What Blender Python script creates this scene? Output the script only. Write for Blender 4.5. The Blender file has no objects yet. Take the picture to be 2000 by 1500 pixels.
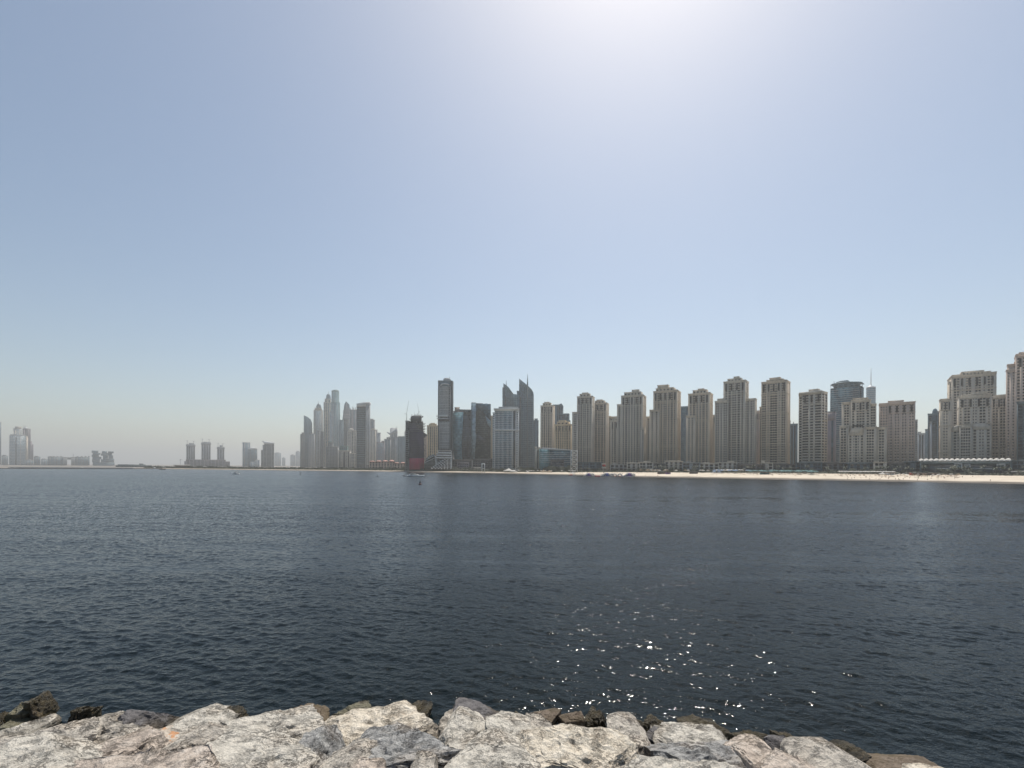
import bpy, bmesh, math, random
import numpy as np
from mathutils import Vector, Matrix, noise as mnoise
random.seed(7); rng = np.random.default_rng(7)
C = bpy.context.scene.collection
sc = bpy.context.scene

# ------------------------------------------------------------------ camera
F, CX, CY, ROLL, H = 900.0, 1000.0, 911.0, 0.006, 11.0
cam_d = bpy.data.cameras.new('camera'); cam = bpy.data.objects.new('camera', cam_d); C.objects.link(cam)
cam_d.sensor_fit = 'HORIZONTAL'; cam_d.sensor_width = 36.0; cam_d.lens = 36.0*F/2000.0
cam_d.shift_y = (CY-750.0)/2000.0; cam_d.clip_start = 0.3; cam_d.clip_end = 60000
ct, st_ = math.cos(ROLL), math.sin(ROLL)
cam.matrix_world = Matrix(((ct, -st_, 0, 0), (0, 0, -1, 0), (st_, ct, 0, H), (0, 0, 0, 1)))
sc.camera = cam

# ------------------------------------------------------------------ sky, sun, exposure
SUN_EL, SUN_AZ = math.radians(60), math.radians(18)      # azimuth to the right of the view direction
w = bpy.data.worlds.new('World'); sc.world = w; w.use_nodes = True
wn = w.node_tree; bg = wn.nodes['Background']
sky = wn.nodes.new('ShaderNodeTexSky'); sky.sky_type = 'NISHITA'; sky.sun_disc = False
sky.sun_elevation = SUN_EL; sky.sun_rotation = SUN_AZ
sky.altitude = 0; sky.air_density = 1.0; sky.dust_density = 1.1; sky.ozone_density = 0.35
tint = wn.nodes.new('ShaderNodeMix'); tint.data_type = 'RGBA'; tint.blend_type = 'MULTIPLY'; tint.inputs[0].default_value = 1; tint.inputs[7].default_value = (1.0, 1.0, .955, 1)
wn.links.new(sky.outputs[0], tint.inputs[6]); wn.links.new(tint.outputs[2], bg.inputs[0]); bg.inputs[1].default_value = 0.10
sl = bpy.data.lights.new('sun', 'SUN'); sl.energy = 4.3; sl.angle = math.radians(0.53); sl.color = (1.0, 0.95, 0.87)
so = bpy.data.objects.new('sun', sl); C.objects.link(so)
sd = Vector((math.sin(SUN_AZ)*math.cos(SUN_EL), math.cos(SUN_AZ)*math.cos(SUN_EL), math.sin(SUN_EL)))
so.rotation_euler = sd.to_track_quat('Z', 'Y').to_euler(); so.location = sd*800
vs = sc.view_settings; vs.view_transform = 'Standard'; vs.look = 'None'; vs.gamma = 1; vs.use_curve_mapping = False
vs.exposure = 0.27
cy = sc.cycles
cy.max_bounces = 6; cy.diffuse_bounces = 2; cy.glossy_bounces = 3; cy.transmission_bounces = 2; cy.volume_bounces = 0
cy.caustics_reflective = False; cy.caustics_refractive = False; cy.sample_clamp_indirect = 6
cy.use_denoising = True

# ------------------------------------------------------------------ picture -> place
def kx(x, y=880.0):
    return ((x-CX)*ct - (CY-y)*st_)/F
def zz(x, y, Y):
    return H + ((x-CX)*st_ + (CY-y)*ct)/F*Y
SH = [(-600, 900), (-200, 930), (0, 943), (300, 1076), (600, 908), (700, 876), (850, 767), (1000, 683), (1250, 508), (1450, 455), (1660, 412), (2000, 345), (2400, 300), (2900, 260)]
def shore(x): return float(np.interp(x, [p[0] for p in SH], [p[1] for p in SH]))
TOPZ = [(-600, 1.6), (700, 1.5), (1000, 1.9), (1250, 4.6), (1500, 5.3), (2900, 5.3)]
def topz(x): return float(np.interp(x, [p[0] for p in TOPZ], [p[1] for p in TOPZ]))
BW = [(-600, 40), (600, 60), (1000, 60), (1250, 80), (1500, 90), (2000, 75), (2900, 75)]
def beachw(x): return float(np.interp(x, [p[0] for p in BW], [p[1] for p in BW]))

# ------------------------------------------------------------------ materials
def nmat(name):
    m = bpy.data.materials.new(name); m.use_nodes = True
    return m, m.node_tree.nodes, m.node_tree.links, m.node_tree.nodes['Principled BSDF']
def tcoord(N, L, sx=1, sy=1, sz=1, kind='Object'):
    tc = N.new('ShaderNodeTexCoord'); mp = N.new('ShaderNodeMapping'); mp.inputs['Scale'].default_value = (sx, sy, sz)
    L.new(tc.outputs[kind], mp.inputs[0]); return mp.outputs[0]
def noise_n(N, L, vec, scale, detail=4, rough=.55, dist=0):
    n = N.new('ShaderNodeTexNoise'); n.inputs['Scale'].default_value = scale; n.inputs['Detail'].default_value = detail
    n.inputs['Roughness'].default_value = rough; n.inputs['Distortion'].default_value = dist
    if vec is not None: L.new(vec, n.inputs['Vector'])
    return n
def ramp(N, L, fac, stops):
    r = N.new('ShaderNodeValToRGB'); L.new(fac, r.inputs[0]); e = r.color_ramp.elements
    e[0].position, e[0].color = stops[0][0], (*stops[0][1], 1)
    e[1].position, e[1].color = stops[-1][0], (*stops[-1][1], 1)
    for p, c in stops[1:-1]:
        k = e.new(p); k.color = (*c, 1)
    return r.outputs[0]
def mixc(N, L, fac, a, b, mode='MIX'):
    m = N.new('ShaderNodeMix'); m.data_type = 'RGBA'; m.blend_type = mode
    for i, v in ((0, fac), (6, a), (7, b)):
        if hasattr(v, 'links'): L.new(v, m.inputs[i])
        elif i == 0: m.inputs[0].default_value = v
        else: m.inputs[i].default_value = (*v, 1)
    return m.outputs[2]
def math_n(N, L, op, a, b=0.0, c=None):
    m = N.new('ShaderNodeMath'); m.operation = op
    for i, v in enumerate((a, b, c)):
        if v is None: continue
        if hasattr(v, 'links'): L.new(v, m.inputs[i])
        else: m.inputs[i].default_value = v
    return m.outputs[0]
def paint(name, col, rough=.6, amt=.18, scale=.35, metal=0.0, zs=.15):
    m, N, L, P = nmat(name)
    v = tcoord(N, L, 1, 1, zs)
    n = noise_n(N, L, v, scale, 5, .6)
    lo = tuple(c*(1-amt) for c in col); hi = tuple(min(1, c*(1+amt)) for c in col)
    L.new(ramp(N, L, n.outputs[0], [(.3, lo), (.7, hi)]), P.inputs['Base Color'])
    P.inputs['Roughness'].default_value = rough; P.inputs['Metallic'].default_value = metal
    return m
def glazing(name, col, hi=None, rough=.12, cell=(3.0, 3.0, 3.3), share=.25, spec=.6):
    """window glass: every pane cell has its own tone (blinds, curtains, open windows)"""
    m, N, L, P = nmat(name)
    tc = N.new('ShaderNodeTexCoord')
    sn = N.new('ShaderNodeVectorMath'); sn.operation = 'SNAP'; sn.inputs[1].default_value = cell
    L.new(tc.outputs['Object'], sn.inputs[0])
    wnz = N.new('ShaderNodeTexWhiteNoise'); wnz.noise_dimensions = '3D'; L.new(sn.outputs[0], wnz.inputs['Vector'])
    hi = hi or tuple(c*2.6+.02 for c in col)
    lo = tuple(c*.6 for c in col)
    L.new(ramp(N, L, wnz.outputs['Value'], [(0, lo), (1-share, col), (1-share+.02, hi), (1, hi)]), P.inputs['Base Color'])
    P.inputs['Roughness'].default_value = rough; P.inputs['Specular IOR Level'].default_value = spec
    return m
M = {}
M['sand_a'] = paint('stucco_sand', (.57, .475, .365), .8)
M['sand_b'] = paint('stucco_beige', (.61, .52, .41), .8)
M['sand_c'] = paint('stucco_rose', (.60, .465, .38), .8)
M['sand_d'] = paint('stucco_ochre', (.64, .50, .32), .8)
M['sand_e'] = paint('stucco_grey', (.55, .495, .415), .8)
M['conc'] = paint('concrete_grey', (.31, .31, .30), .8)
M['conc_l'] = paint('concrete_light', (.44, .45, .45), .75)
M['conc_d'] = paint('concrete_dark', (.13, .125, .12), .85)
M['white'] = paint('white_paint', (.78, .78, .76), .6, .06)
M['bluegrey'] = paint('panel_bluegrey', (.10, .175, .215), .5)
M['mauve'] = paint('panel_mauve', (.27, .23, .25), .6)
M['slate'] = paint('panel_slate', (.075, .11, .125), .45)
M['tealpan'] = paint('panel_teal', (.14, .25, .24), .4)
M['w_dark'] = glazing('window_dark', (.010, .010, .011), (.06, .055, .045), .35, share=.15, spec=.25)
M['w_warm'] = glazing('window_warm', (.03, .025, .02), (.10, .08, .06), .35, share=.2, spec=.25)
M['w_blue'] = glazing('window_blue', (.04, .105, .15), (.08, .16, .21), .12, spec=.35)
M['w_teal'] = glazing('window_teal', (.19, .37, .43), (.24, .43, .49), .25, cell=(4, 4, 4), spec=.45)
M['w_navy'] = glazing('window_navy', (.022, .032, .04), (.05, .06, .07), .06)
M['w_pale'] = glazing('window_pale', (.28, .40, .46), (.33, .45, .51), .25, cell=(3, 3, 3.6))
M['w_green'] = glazing('window_green', (.018, .032, .026), (.06, .08, .06), .1, spec=.4)
M['net'] = paint('safety_net_purple', (.06, .045, .085), .85, .35, .12, 0, .8)
M['rednet'] = paint('safety_net_red', (.42, .045, .085), .8, .3, .2)
M['roofred'] = paint('roof_tile_pink', (.42, .22, .17), .8)
M['steel'] = paint('steel_grey', (.25, .26, .27), .5, .1, 1)
M['darkmetal'] = paint('dark_metal', (.05, .05, .05), .5, .1, 1)
M['black'] = paint('black_rubber', (.02, .02, .02), .6, .1, 1)
M['red'] = paint('red_paint', (.38, .04, .03), .5, .15, 1)
M['blue'] = paint('blue_vinyl', (.07, .11, .36), .45, .15, 1)
M['purple'] = paint('purple_vinyl', (.22, .10, .32), .45, .15, 1)
M['canvas_white'] = paint('canvas_white', (.78, .76, .72), .8, .05, 1)
M['canvas_teal'] = paint('canvas_teal', (.16, .32, .32), .8, .2, 1)
M['canvas_blue'] = paint('canvas_blue', (.33, .45, .62), .8, .2, 1)
M['canvas_tan'] = paint('canvas_tan', (.50, .38, .26), .8, .2, 1)
M['wood'] = paint('wood_brown', (.12, .07, .045), .7, .2, 1)
M['skin'] = paint('skin', (.30, .17, .11), .6, .1, 3)
M['trunk'] = paint('bark', (.13, .10, .07), .9, .3, 2)
M['palmleaf'] = paint('palm_leaf', (.045, .065, .028), .6, .3, 1.5, 0, 1)
M['leaf'] = paint('tree_leaf', (.045, .062, .028), .6, .45, .8, 0, 1)
M['shrub'] = paint('shrub_leaf', (.05, .058, .032), .75, .4, .25, 0, 1)

for _k in ('canvas_white', 'canvas_teal', 'canvas_blue', 'canvas_tan'):        # woven cloth lets sunlight through
    _nt = M[_k].node_tree; _p = _nt.nodes['Principled BSDF']; _tr = _nt.nodes.new('ShaderNodeBsdfTranslucent'); _mx = _nt.nodes.new('ShaderNodeMixShader'); _mx.inputs[0].default_value = .5
    _nt.links.new(_p.inputs['Base Color'].links[0].from_socket, _tr.inputs[0]); _nt.links.new(_p.outputs[0], _mx.inputs[1]); _nt.links.new(_tr.outputs[0], _mx.inputs[2]); _nt.links.new(_mx.outputs[0], _nt.nodes['Material Output'].inputs[0])

# ------------------------------------------------------------------ mesh builder
class MB:
    def __init__(s): s.box = []; s.v = []; s.f = []
    def b(s, x0, x1, y0, y1, z0, z1):
        if x1 > x0 and y1 > y0 and z1 > z0: s.box.append((x0, x1, y0, y1, z0, z1))
    def prism(s, poly, y0, y1):                      # outline in (x, z), extruded in depth
        n = len(poly); o = len(s.v)
        s.v += [(p[0], y0, p[1]) for p in poly] + [(p[0], y1, p[1]) for p in poly]
        s.f.append([o+i for i in range(n)]); s.f.append([o+n+i for i in reversed(range(n))])
        for i in range(n):
            j = (i+1) % n; s.f.append([o+i, o+n+i, o+n+j, o+j])
    def lathe(s, cx, cy_, prof, n=16, sx=1, sy=1):   # (radius, z) from the bottom up
        o = len(s.v)
        for r, z in prof:
            for i in range(n):
                a = 2*math.pi*i/n; s.v.append((cx+sx*r*math.cos(a), cy_+sy*r*math.sin(a), z))
        for k in range(len(prof)-1):
            for i in range(n):
                j = (i+1) % n; s.f.append([o+k*n+i, o+k*n+j, o+(k+1)*n+j, o+(k+1)*n+i])
        s.f.append([o+i for i in reversed(range(n))]); s.f.append([o+(len(prof)-1)*n+i for i in range(n)])
    def bar(s, a, b, r, n=4, r2=None):
        a, b = Vector(a), Vector(b); d = (b-a)
        if d.length < 1e-6: return
        q = d.to_track_quat('Z', 'Y'); o = len(s.v); r2 = r if r2 is None else r2
        for p, rr in ((a, r), (b, r2)):
            for i in range(n):
                t = 2*math.pi*i/n + math.pi/4; s.v.append(tuple(p + q @ Vector((rr*math.cos(t), rr*math.sin(t), 0))))
        for i in range(n):
            j = (i+1) % n; s.f.append([o+i, o+j, o+n+j, o+n+i])
        s.f.append([o+i for i in reversed(range(n))]); s.f.append([o+n+i for i in range(n)])
    def mesh(s, name):
        me = bpy.data.meshes.new(name)
        V = np.array(s.v, dtype=np.float32).reshape(-1, 3); loops = []; tot = []
        for f in s.f: loops += f; tot.append(len(f))
        loops = np.array(loops, dtype=np.int32); tot = np.array(tot, dtype=np.int32)
        if s.box:
            B = np.array(s.box, dtype=np.float32); n = len(B)
            idx = [(0, 2, 4), (1, 2, 4), (1, 3, 4), (0, 3, 4), (0, 2, 5), (1, 2, 5), (1, 3, 5), (0, 3, 5)]
            bv = np.stack([B[:, list(i)] for i in idx], 1).reshape(-1, 3)
            q = np.array([0, 3, 2, 1, 4, 5, 6, 7, 0, 1, 5, 4, 1, 2, 6, 5, 2, 3, 7, 6, 3, 0, 4, 7], dtype=np.int32)
            bl = (np.arange(n, dtype=np.int32)[:, None]*8 + q[None, :] + len(V)).ravel()
            V = np.concatenate([V, bv]); loops = np.concatenate([loops, bl]); tot = np.concatenate([tot, np.full(n*6, 4, dtype=np.int32)])
        me.vertices.add(len(V)); me.vertices.foreach_set('co', V.ravel())
        me.loops.add(len(loops)); me.loops.foreach_set('vertex_index', loops)
        me.polygons.add(len(tot)); st = np.zeros(len(tot), dtype=np.int32); st[1:] = np.cumsum(tot)[:-1]
        me.polygons.foreach_set('loop_start', st)
        me.polygons.foreach_set('loop_total', tot)
        me.update(calc_edges=True); me.validate()
        return me
    def empty(s): return not s.box and not s.v
    def build(s, name, mat, parent=None, kind=None, smooth=False):
        if s.empty(): return None
        me = s.mesh(name); me.materials.append(mat)
        if smooth: me.shade_smooth()
        return link(name, me, parent, kind)
def link(name, me, parent=None, kind=None):
    o = bpy.data.objects.new(name, me); C.objects.link(o)
    if parent: o.parent = parent
    if kind: o['kind'] = kind
    return o
def tag(o, label, cat, group=None):
    o['label'] = label; o['category'] = cat
    if group: o['group'] = group
    return o
def thing(name, label, cat, loc=(0, 0, 0), rz=0, group=None):
    o = bpy.data.objects.new(name, None); C.objects.link(o); o.location = loc; o.rotation_euler = (0, 0, rz)
    return tag(o, label, cat, group)
def dup(root, loc, rz=0, s=1, label=None, group=None):
    r = root.copy(); C.objects.link(r); r.location = loc; r.rotation_euler = (0, 0, rz); r.scale = (s, s, s)
    if label: r['label'] = label
    if group: r['group'] = group
    for ch in list(root.children):
        c = ch.copy(); C.objects.link(c); c.parent = r
    return r

# ------------------------------------------------------------------ water
def build_water():
    """wind sea: one periodic patch of real wave relief (sum of many small wave trains), repeated edge to edge"""
    n, Lp = 768, 64.0
    kk = 2*np.pi*np.fft.fftfreq(n, Lp/n); KX, KY = np.meshgrid(kk, kk, indexing='ij'); K = np.hypot(KX, KY); K[0, 0] = 1
    lam = 2*np.pi/K
    th = np.arctan2(KY, KX); main = math.atan2(1, .38)                       # travel direction; crests lie across it
    dth = np.abs((th-main+np.pi/2) % np.pi-np.pi/2)
    spread = np.exp(-(dth/.50)**2)+.18*np.exp(-((dth-1.0)/.4)**2)+.05
    shape = np.exp(-(np.log(lam/.66)/.60)**2)+.10*np.exp(-(np.log(lam/2.4)/.4)**2)+.035*np.exp(-(np.log(lam/7)/.5)**2)
    A = np.sqrt(shape*spread)/K**2                                           # equal slope power per log wavelength
    A[lam < .25] = 0; A[0, 0] = 0
    g = np.random.default_rng(12); ph = g.normal(size=(n, n))+1j*g.normal(size=(n, n))
    hf = A*ph; h = np.fft.ifft2(hf).real
    gx = np.fft.ifft2(1j*KX*hf).real; gy = np.fft.ifft2(1j*KY*hf).real
    sc_ = WAVE_SLOPE/math.sqrt((gx**2+gy**2).mean()); h *= sc_
    # sharpen the crests a little (choppy displacement)
    dx_ = np.fft.ifft2(-1j*KX/K*hf).real*sc_; dy_ = np.fft.ifft2(-1j*KY/K*hf).real*sc_
    hh = np.pad(h, ((0, 1), (0, 1)), 'wrap'); dx_ = np.pad(dx_, ((0, 1), (0, 1)), 'wrap'); dy_ = np.pad(dy_, ((0, 1), (0, 1)), 'wrap')
    ax = np.arange(n+1)*Lp/n-Lp/2; X, Y = np.meshgrid(ax, ax, indexing='ij')
    V = np.stack([X-.8*dx_, Y-.8*dy_, hh], -1).reshape(-1, 3).astype(np.float32)
    i = np.arange(n); I, J = np.meshgrid(i, i, indexing='ij'); a = I*(n+1)+J; q = np.stack([a, a+n+1, a+n+2, a+1], -1).reshape(-1, 4).astype(np.int32)
    me = bpy.data.meshes.new('water'); me.vertices.add(len(V)); me.vertices.foreach_set('co', V.ravel()); me.loops.add(q.size); me.loops.foreach_set('vertex_index', q.ravel())
    me.polygons.add(len(q)); me.polygons.foreach_set('loop_start', np.arange(len(q), dtype=np.int32)*4); me.polygons.foreach_set('loop_total', np.full(len(q), 4, dtype=np.int32)); me.update(calc_edges=True); me.shade_smooth()
    m, N, L, P = nmat('sea_water')
    ge = N.new('ShaderNodeNewGeometry')
    def small(off):
        ad = N.new('ShaderNodeVectorMath'); ad.operation = 'ADD'; ad.inputs[1].default_value = off; L.new(ge.outputs['Position'], ad.inputs[0])
        mp = N.new('ShaderNodeMapping'); mp.inputs['Rotation'].default_value = (0, 0, .35); mp.inputs['Scale'].default_value = (.6, 1, 1); L.new(ad.outputs[0], mp.inputs[0])
        return noise_n(N, L, mp.outputs[0], 5.5, 2, .55, .3).outputs[0]
    e = .02; h0, h1, h2 = small((0, 0, 0)), small((e, 0, 0)), small((0, e, 0))
    pv = N.new('ShaderNodeMapping'); pv.inputs['Scale'].default_value = (.0042, .052, 0); pv.inputs['Rotation'].default_value = (0, 0, .10); L.new(ge.outputs['Position'], pv.inputs[0])
    pn = noise_n(N, L, pv.outputs[0], 1.0, 5, .62, .8)
    mr = N.new('ShaderNodeMapRange'); mr.inputs[1].default_value = .36; mr.inputs[2].default_value = .50; mr.inputs[3].default_value = .28; mr.inputs[4].default_value = 1.0; L.new(pn.outputs[0], mr.inputs[0])
    amp = math_n(N, L, 'MULTIPLY', mr.outputs[0], -.055/e)
    cb = N.new('ShaderNodeCombineXYZ'); L.new(math_n(N, L, 'MULTIPLY', math_n(N, L, 'SUBTRACT', h1, h0), amp), cb.inputs[0]); L.new(math_n(N, L, 'MULTIPLY', math_n(N, L, 'SUBTRACT', h2, h0), amp), cb.inputs[1])
    # calm lanes: the relief flattens where the wind does not touch
    mx = N.new('ShaderNodeMix'); mx.data_type = 'VECTOR'; L.new(mr.outputs[0], mx.inputs[0]); mx.inputs[4].default_value = (0, 0, 1); L.new(ge.outputs['Normal'], mx.inputs[5])
    ad = N.new('ShaderNodeVectorMath'); ad.operation = 'ADD'; L.new(mx.outputs[1], ad.inputs[0]); L.new(cb.outputs[0], ad.inputs[1])
    nn = N.new('ShaderNodeVectorMath'); nn.operation = 'NORMALIZE'; L.new(ad.outputs[0], nn.inputs[0]); L.new(nn.outputs[0], P.inputs['Normal'])
    P.inputs['Base Color'].default_value = (.004, .008, .009, 1); P.inputs['IOR'].default_value = 1.225
    r_ = N.new('ShaderNodeMapRange'); r_.inputs[1].default_value = 0; r_.inputs[2].default_value = 1; r_.inputs[3].default_value = .16; r_.inputs[4].default_value = .055; L.new(mr.outputs[0], r_.inputs[0]); L.new(r_.outputs[0], P.inputs['Roughness'])
    me.materials.append(m); o = link('water', me, None, 'structure')
    ng = bpy.data.node_groups.new('wave_field', 'GeometryNodeTree'); ng.interface.new_socket('Geometry', in_out='INPUT', socket_type='NodeSocketGeometry'); ng.interface.new_socket('Geometry', in_out='OUTPUT', socket_type='NodeSocketGeometry')
    G, GL = ng.nodes, ng.links; gi, go = G.new('NodeGroupInput'), G.new('NodeGroupOutput'); gr = G.new('GeometryNodeMeshGrid'); nx, ny = 36, 18
    gr.inputs['Size X'].default_value = Lp*(nx-1); gr.inputs['Size Y'].default_value = Lp*(ny-1); gr.inputs['Vertices X'].default_value = nx; gr.inputs['Vertices Y'].default_value = ny
    tf = G.new('GeometryNodeTransform'); tf.inputs['Translation'].default_value = (-360, Lp*(ny-1)/2+20, 0); GL.new(gr.outputs['Mesh'], tf.inputs['Geometry'])
    gti = G.new('GeometryNodeGeometryToInstance'); GL.new(gi.outputs[0], gti.inputs[0]); ip = G.new('GeometryNodeInstanceOnPoints'); GL.new(tf.outputs[0], ip.inputs['Points']); GL.new(gti.outputs[0], ip.inputs['Instance']); GL.new(ip.outputs[0], go.inputs[0])
    md = o.modifiers.new('wave_field', 'NODES'); md.node_group = ng
    # open sea beyond the wave field, too far off to show relief
    m2, N, L, P = nmat('sea_water_far'); P.inputs['Base Color'].default_value = (.004, .008, .009, 1); P.inputs['IOR'].default_value = 1.225; P.inputs['Roughness'].default_value = .38
    mb = MB(); mb.v = [(-30000, -60, -.9), (30000, -60, -.9), (30000, 40000, -.9), (-30000, 40000, -.9)]; mb.f = [[0, 1, 2, 3]]
    mb.build('water', m2, None, 'structure')
WAVE_SLOPE = .145
build_water()
# sea bed: one great sheet under everything
mb = MB(); mb.v = [(-30000, -60, -6), (30000, -60, -6), (30000, 40000, -6), (-30000, 40000, -6)]; mb.f = [[0, 1, 2, 3]]
mb.build('sea_bed', paint('sea_bed_sand', (.12, .11, .09)), None, 'structure')

# ------------------------------------------------------------------ land
def sand_mat():
    m, N, L, P = nmat('beach_sand')
    tc = N.new('ShaderNodeTexCoord'); n = noise_n(N, L, tc.outputs['Object'], .06, 6, .65)
    dry = ramp(N, L, n.outputs[0], [(.3, (.46, .39, .30)), (.7, (.62, .54, .43))])
    sp = N.new('ShaderNodeSeparateXYZ'); L.new(tc.outputs['Object'], sp.inputs[0])
    h = math_n(N, L, 'MULTIPLY_ADD', n.outputs[0], .5, sp.outputs[2])
    wet = N.new('ShaderNodeMapRange'); wet.inputs[1].default_value = 1.0; wet.inputs[2].default_value = 1.7; L.new(h, wet.inputs[0])
    L.new(mixc(N, L, wet.outputs[0], (.09, .072, .052), dry), P.inputs['Base Color']); P.inputs['Roughness'].default_value = .9
    return m
def fan(name, xs, rows, mat):
    """rows: list of functions x -> (Y, z)"""
    mb = MB(); nr = len(rows)
    for x in xs:
        for r in rows:
            Y, z = r(x); mb.v.append((kx(x)*Y, Y, z))
    for i in range(len(xs)-1):
        for j in range(nr-1):
            a = i*nr+j; mb.f.append([a, a+nr, a+nr+1, a+1])
    o = mb.build(name, mat, None, 'structure'); o.data.shade_smooth(); return o
xs = list(range(-600, 2901, 10))
def wob(x, s=1): return 6*s*mnoise.noise(Vector((x*.013, s, 0))) + 2.5*mnoise.noise(Vector((x*.07, s, 3)))
fan('beach', xs, [lambda x: (shore(x)-12+wob(x), -1.2), lambda x: (shore(x)+wob(x), .05), lambda x: (shore(x)+12+wob(x, 2), .8),
                  lambda x: (shore(x)+.45*beachw(x), topz(x)*.62+.25*mnoise.noise(Vector((x*.06, 7, 0)))),
                  lambda x: (shore(x)+.75*beachw(x), topz(x)*.86+.3*mnoise.noise(Vector((x*.08, 9, 0)))),
                  lambda x: (shore(x)+1.05*beachw(x), topz(x)+.02)], sand_mat())
fan('ground', xs, [lambda x: (shore(x)+beachw(x), topz(x)-.35), lambda x: (shore(x)+beachw(x)+3, topz(x)+.05),
                   lambda x: (shore(x)+400, topz(x)), lambda x: (4000, 3), lambda x: (25000, 3)],
    paint('ground_paving', (.17, .15, .125), .9, .3, .02, 0, 1))

# ------------------------------------------------------------------ towers
class Tower:
    def __init__(s, name, label, Y, x0, x1, delta=0., group=None, cat='tower', wall='sand_a', win='w_dark'):
        s.Y0 = Y; xm = (x0+x1)/2; s.xm = xm; k = kx(xm); s.X0 = k*Y
        s.a = -math.atan(k) - math.radians(delta)
        s.root = thing(name, label, cat, (s.X0, Y, 0), s.a, group)
        s.parts = {}; s.wall = wall; s.win = win; s.rnd = random.Random(hash((x0, x1, Y)) & 0xffff)
    def lx(s, x, ly=0., y=850.):
        k = kx(x, y); c, d = math.cos(s.a), math.sin(s.a)
        return (k*(s.Y0+ly*c) - s.X0 + ly*d)/(c-k*d)
    def lz(s, x, y, ly=0.):
        X = s.lx(x, ly); return zz(x, y, s.Y0 + X*math.sin(s.a) + ly*math.cos(s.a))
    def mb(s, part, mat, kind=None):
        key = (part, mat)
        if key not in s.parts: s.parts[key] = (MB(), kind)
        return s.parts[key][0]
    def done(s):
        for (part, mat), (mb, kind) in s.parts.items(): mb.build(part, M[mat], s.root, kind)
        return s.root
    # a slab of facade on each visible side of one block
    def block(s, x0, x1, yt, pat='wwPbP', fh=3.4, bay=3.0, d0=0., dd=None, yb=None, wall=None, win=None, sp=.42, cap=True, frieze=3.0,
              sides=True, balc=True, deep=.5, pw=.55):
        wall = wall or s.wall; win = win or s.win
        a, b = s.lx(x0, d0, yt), s.lx(x1, d0, yt); z1 = s.lz((x0+x1)/2, yt, d0)
        z0 = 1.0 if yb is None else s.lz((x0+x1)/2, yb, d0)
        if dd is None: dd = max(12, min(32, (b-a)*.8))
        e = d0+dd
        G = s.mb('window', win, 'stuff'); W = s.mb('wall', wall); S = s.mb('balcony', wall, 'stuff')
        G.b(a+deep, b-deep, d0+deep, e-deep, z0, z1-.1)
        nf = max(1, int(round((z1-frieze-z0)/fh))); fhh = (z1-frieze-z0)/nf
        zs = [z0+i*fhh for i in range(nf)]
        def face(u0, u1, put):
            # corner piers, then the bays of the pattern
            cw = min(1.0, (u1-u0)*.1); put(W, u0, u0+cw, 0, deep+.15, z0, z1-.2); put(W, u1-cw, u1, 0, deep+.15, z0, z1-.2)
            u = u0+cw; i = 0; seq = []
            wd = {'w': 1, 'P': pw, 'b': 1.15, 'V': .9, 'm': 1.0, 'n': .9, 's': .8, 'f': .25}
            tot = 0; L_ = (u1-u0-2*cw)
            while tot < L_-.3*bay:
                ch = pat[i % len(pat)]; seq.append(ch); tot += wd[ch]*bay; i += 1
            if not seq: seq = ['w']; tot = bay
            half = seq[:(len(seq)+1)//2]; 
            if len(seq) > 3: seq = half + half[::-1][len(seq) % 2:]
            tot = sum(wd[c] for c in seq); k = L_/tot
            for ch in seq:
                q = wd[ch]*k; v = u+q
                if ch == 'P': put(W, u, v, .05, deep+.12, z0, z1-.2)
                elif ch == 'f': put(W, u, v, -.35, deep+.12, z0, z1+.1)
                elif ch == 's':                                   # small punched windows in a solid wall
                    g = q*.27
                    put(W, u, u+g, .08, deep+.1, z0, z1-.2); put(W, v-g, v, .08, deep+.1, z0, z1-.2)
                    for z in zs: put(W, u+g, v-g, .1, deep+.1, z, z+fhh*.6)
                elif ch == 'w':
                    g = q*.13; put(W, u-.02, u+g, .07, deep+.1, z0, z1-.2); put(W, v-g, v+.02, .09, deep+.1, z0, z1-.2)
                    for z in zs: put(W, u+g, v-g, .12, deep+.1, z, z+fhh*sp)
                elif ch == 'n':
                    for z in zs: put(W, u, v, .14, deep+.1, z, z+fhh*sp)
                elif ch == 'b':
                    if balc:
                        for z in zs: put(S, u+.05, v-.05, -.7, deep+.1, z, z+1.15 if fhh < 5 else z+fhh*.35)
                    else:
                        for z in zs: put(W, u, v, .14, deep+.1, z, z+fhh*sp)
                elif ch == 'm':                                    # curtain wall: thin floor lines and one mullion
                    for z in zs: put(W, u, v, deep-.12, deep+.1, z, z+fhh*.16)
                    put(W, u-.09, u+.09, deep-.2, deep+.1, z0, z1-.2)
                u = v
            put(W, u0+.01, u1-.01, .03, deep+.11, z1-frieze, z1-.15)
        face(a, b, lambda T, u0, u1, p, q, z, zt: T.b(u0, u1, d0+p, d0+q, z, zt))
        if sides:
            face(d0+.02, e, lambda T, u0, u1, p, q, z, zt: T.b(a+p+.01, a+q, max(u0, d0+.16), u1, z, zt))
            face(d0+.02, e, lambda T, u0, u1, p, q, z, zt: T.b(b-q, b-p-.01, max(u0, d0+.16), u1, z, zt))
        if cap: s.mb('cornice', wall, 'stuff').b(a-.35, b+.35, d0-.35, e+.2, z1-.35, z1+.55)
        return a, b, z0, z1, e
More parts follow.
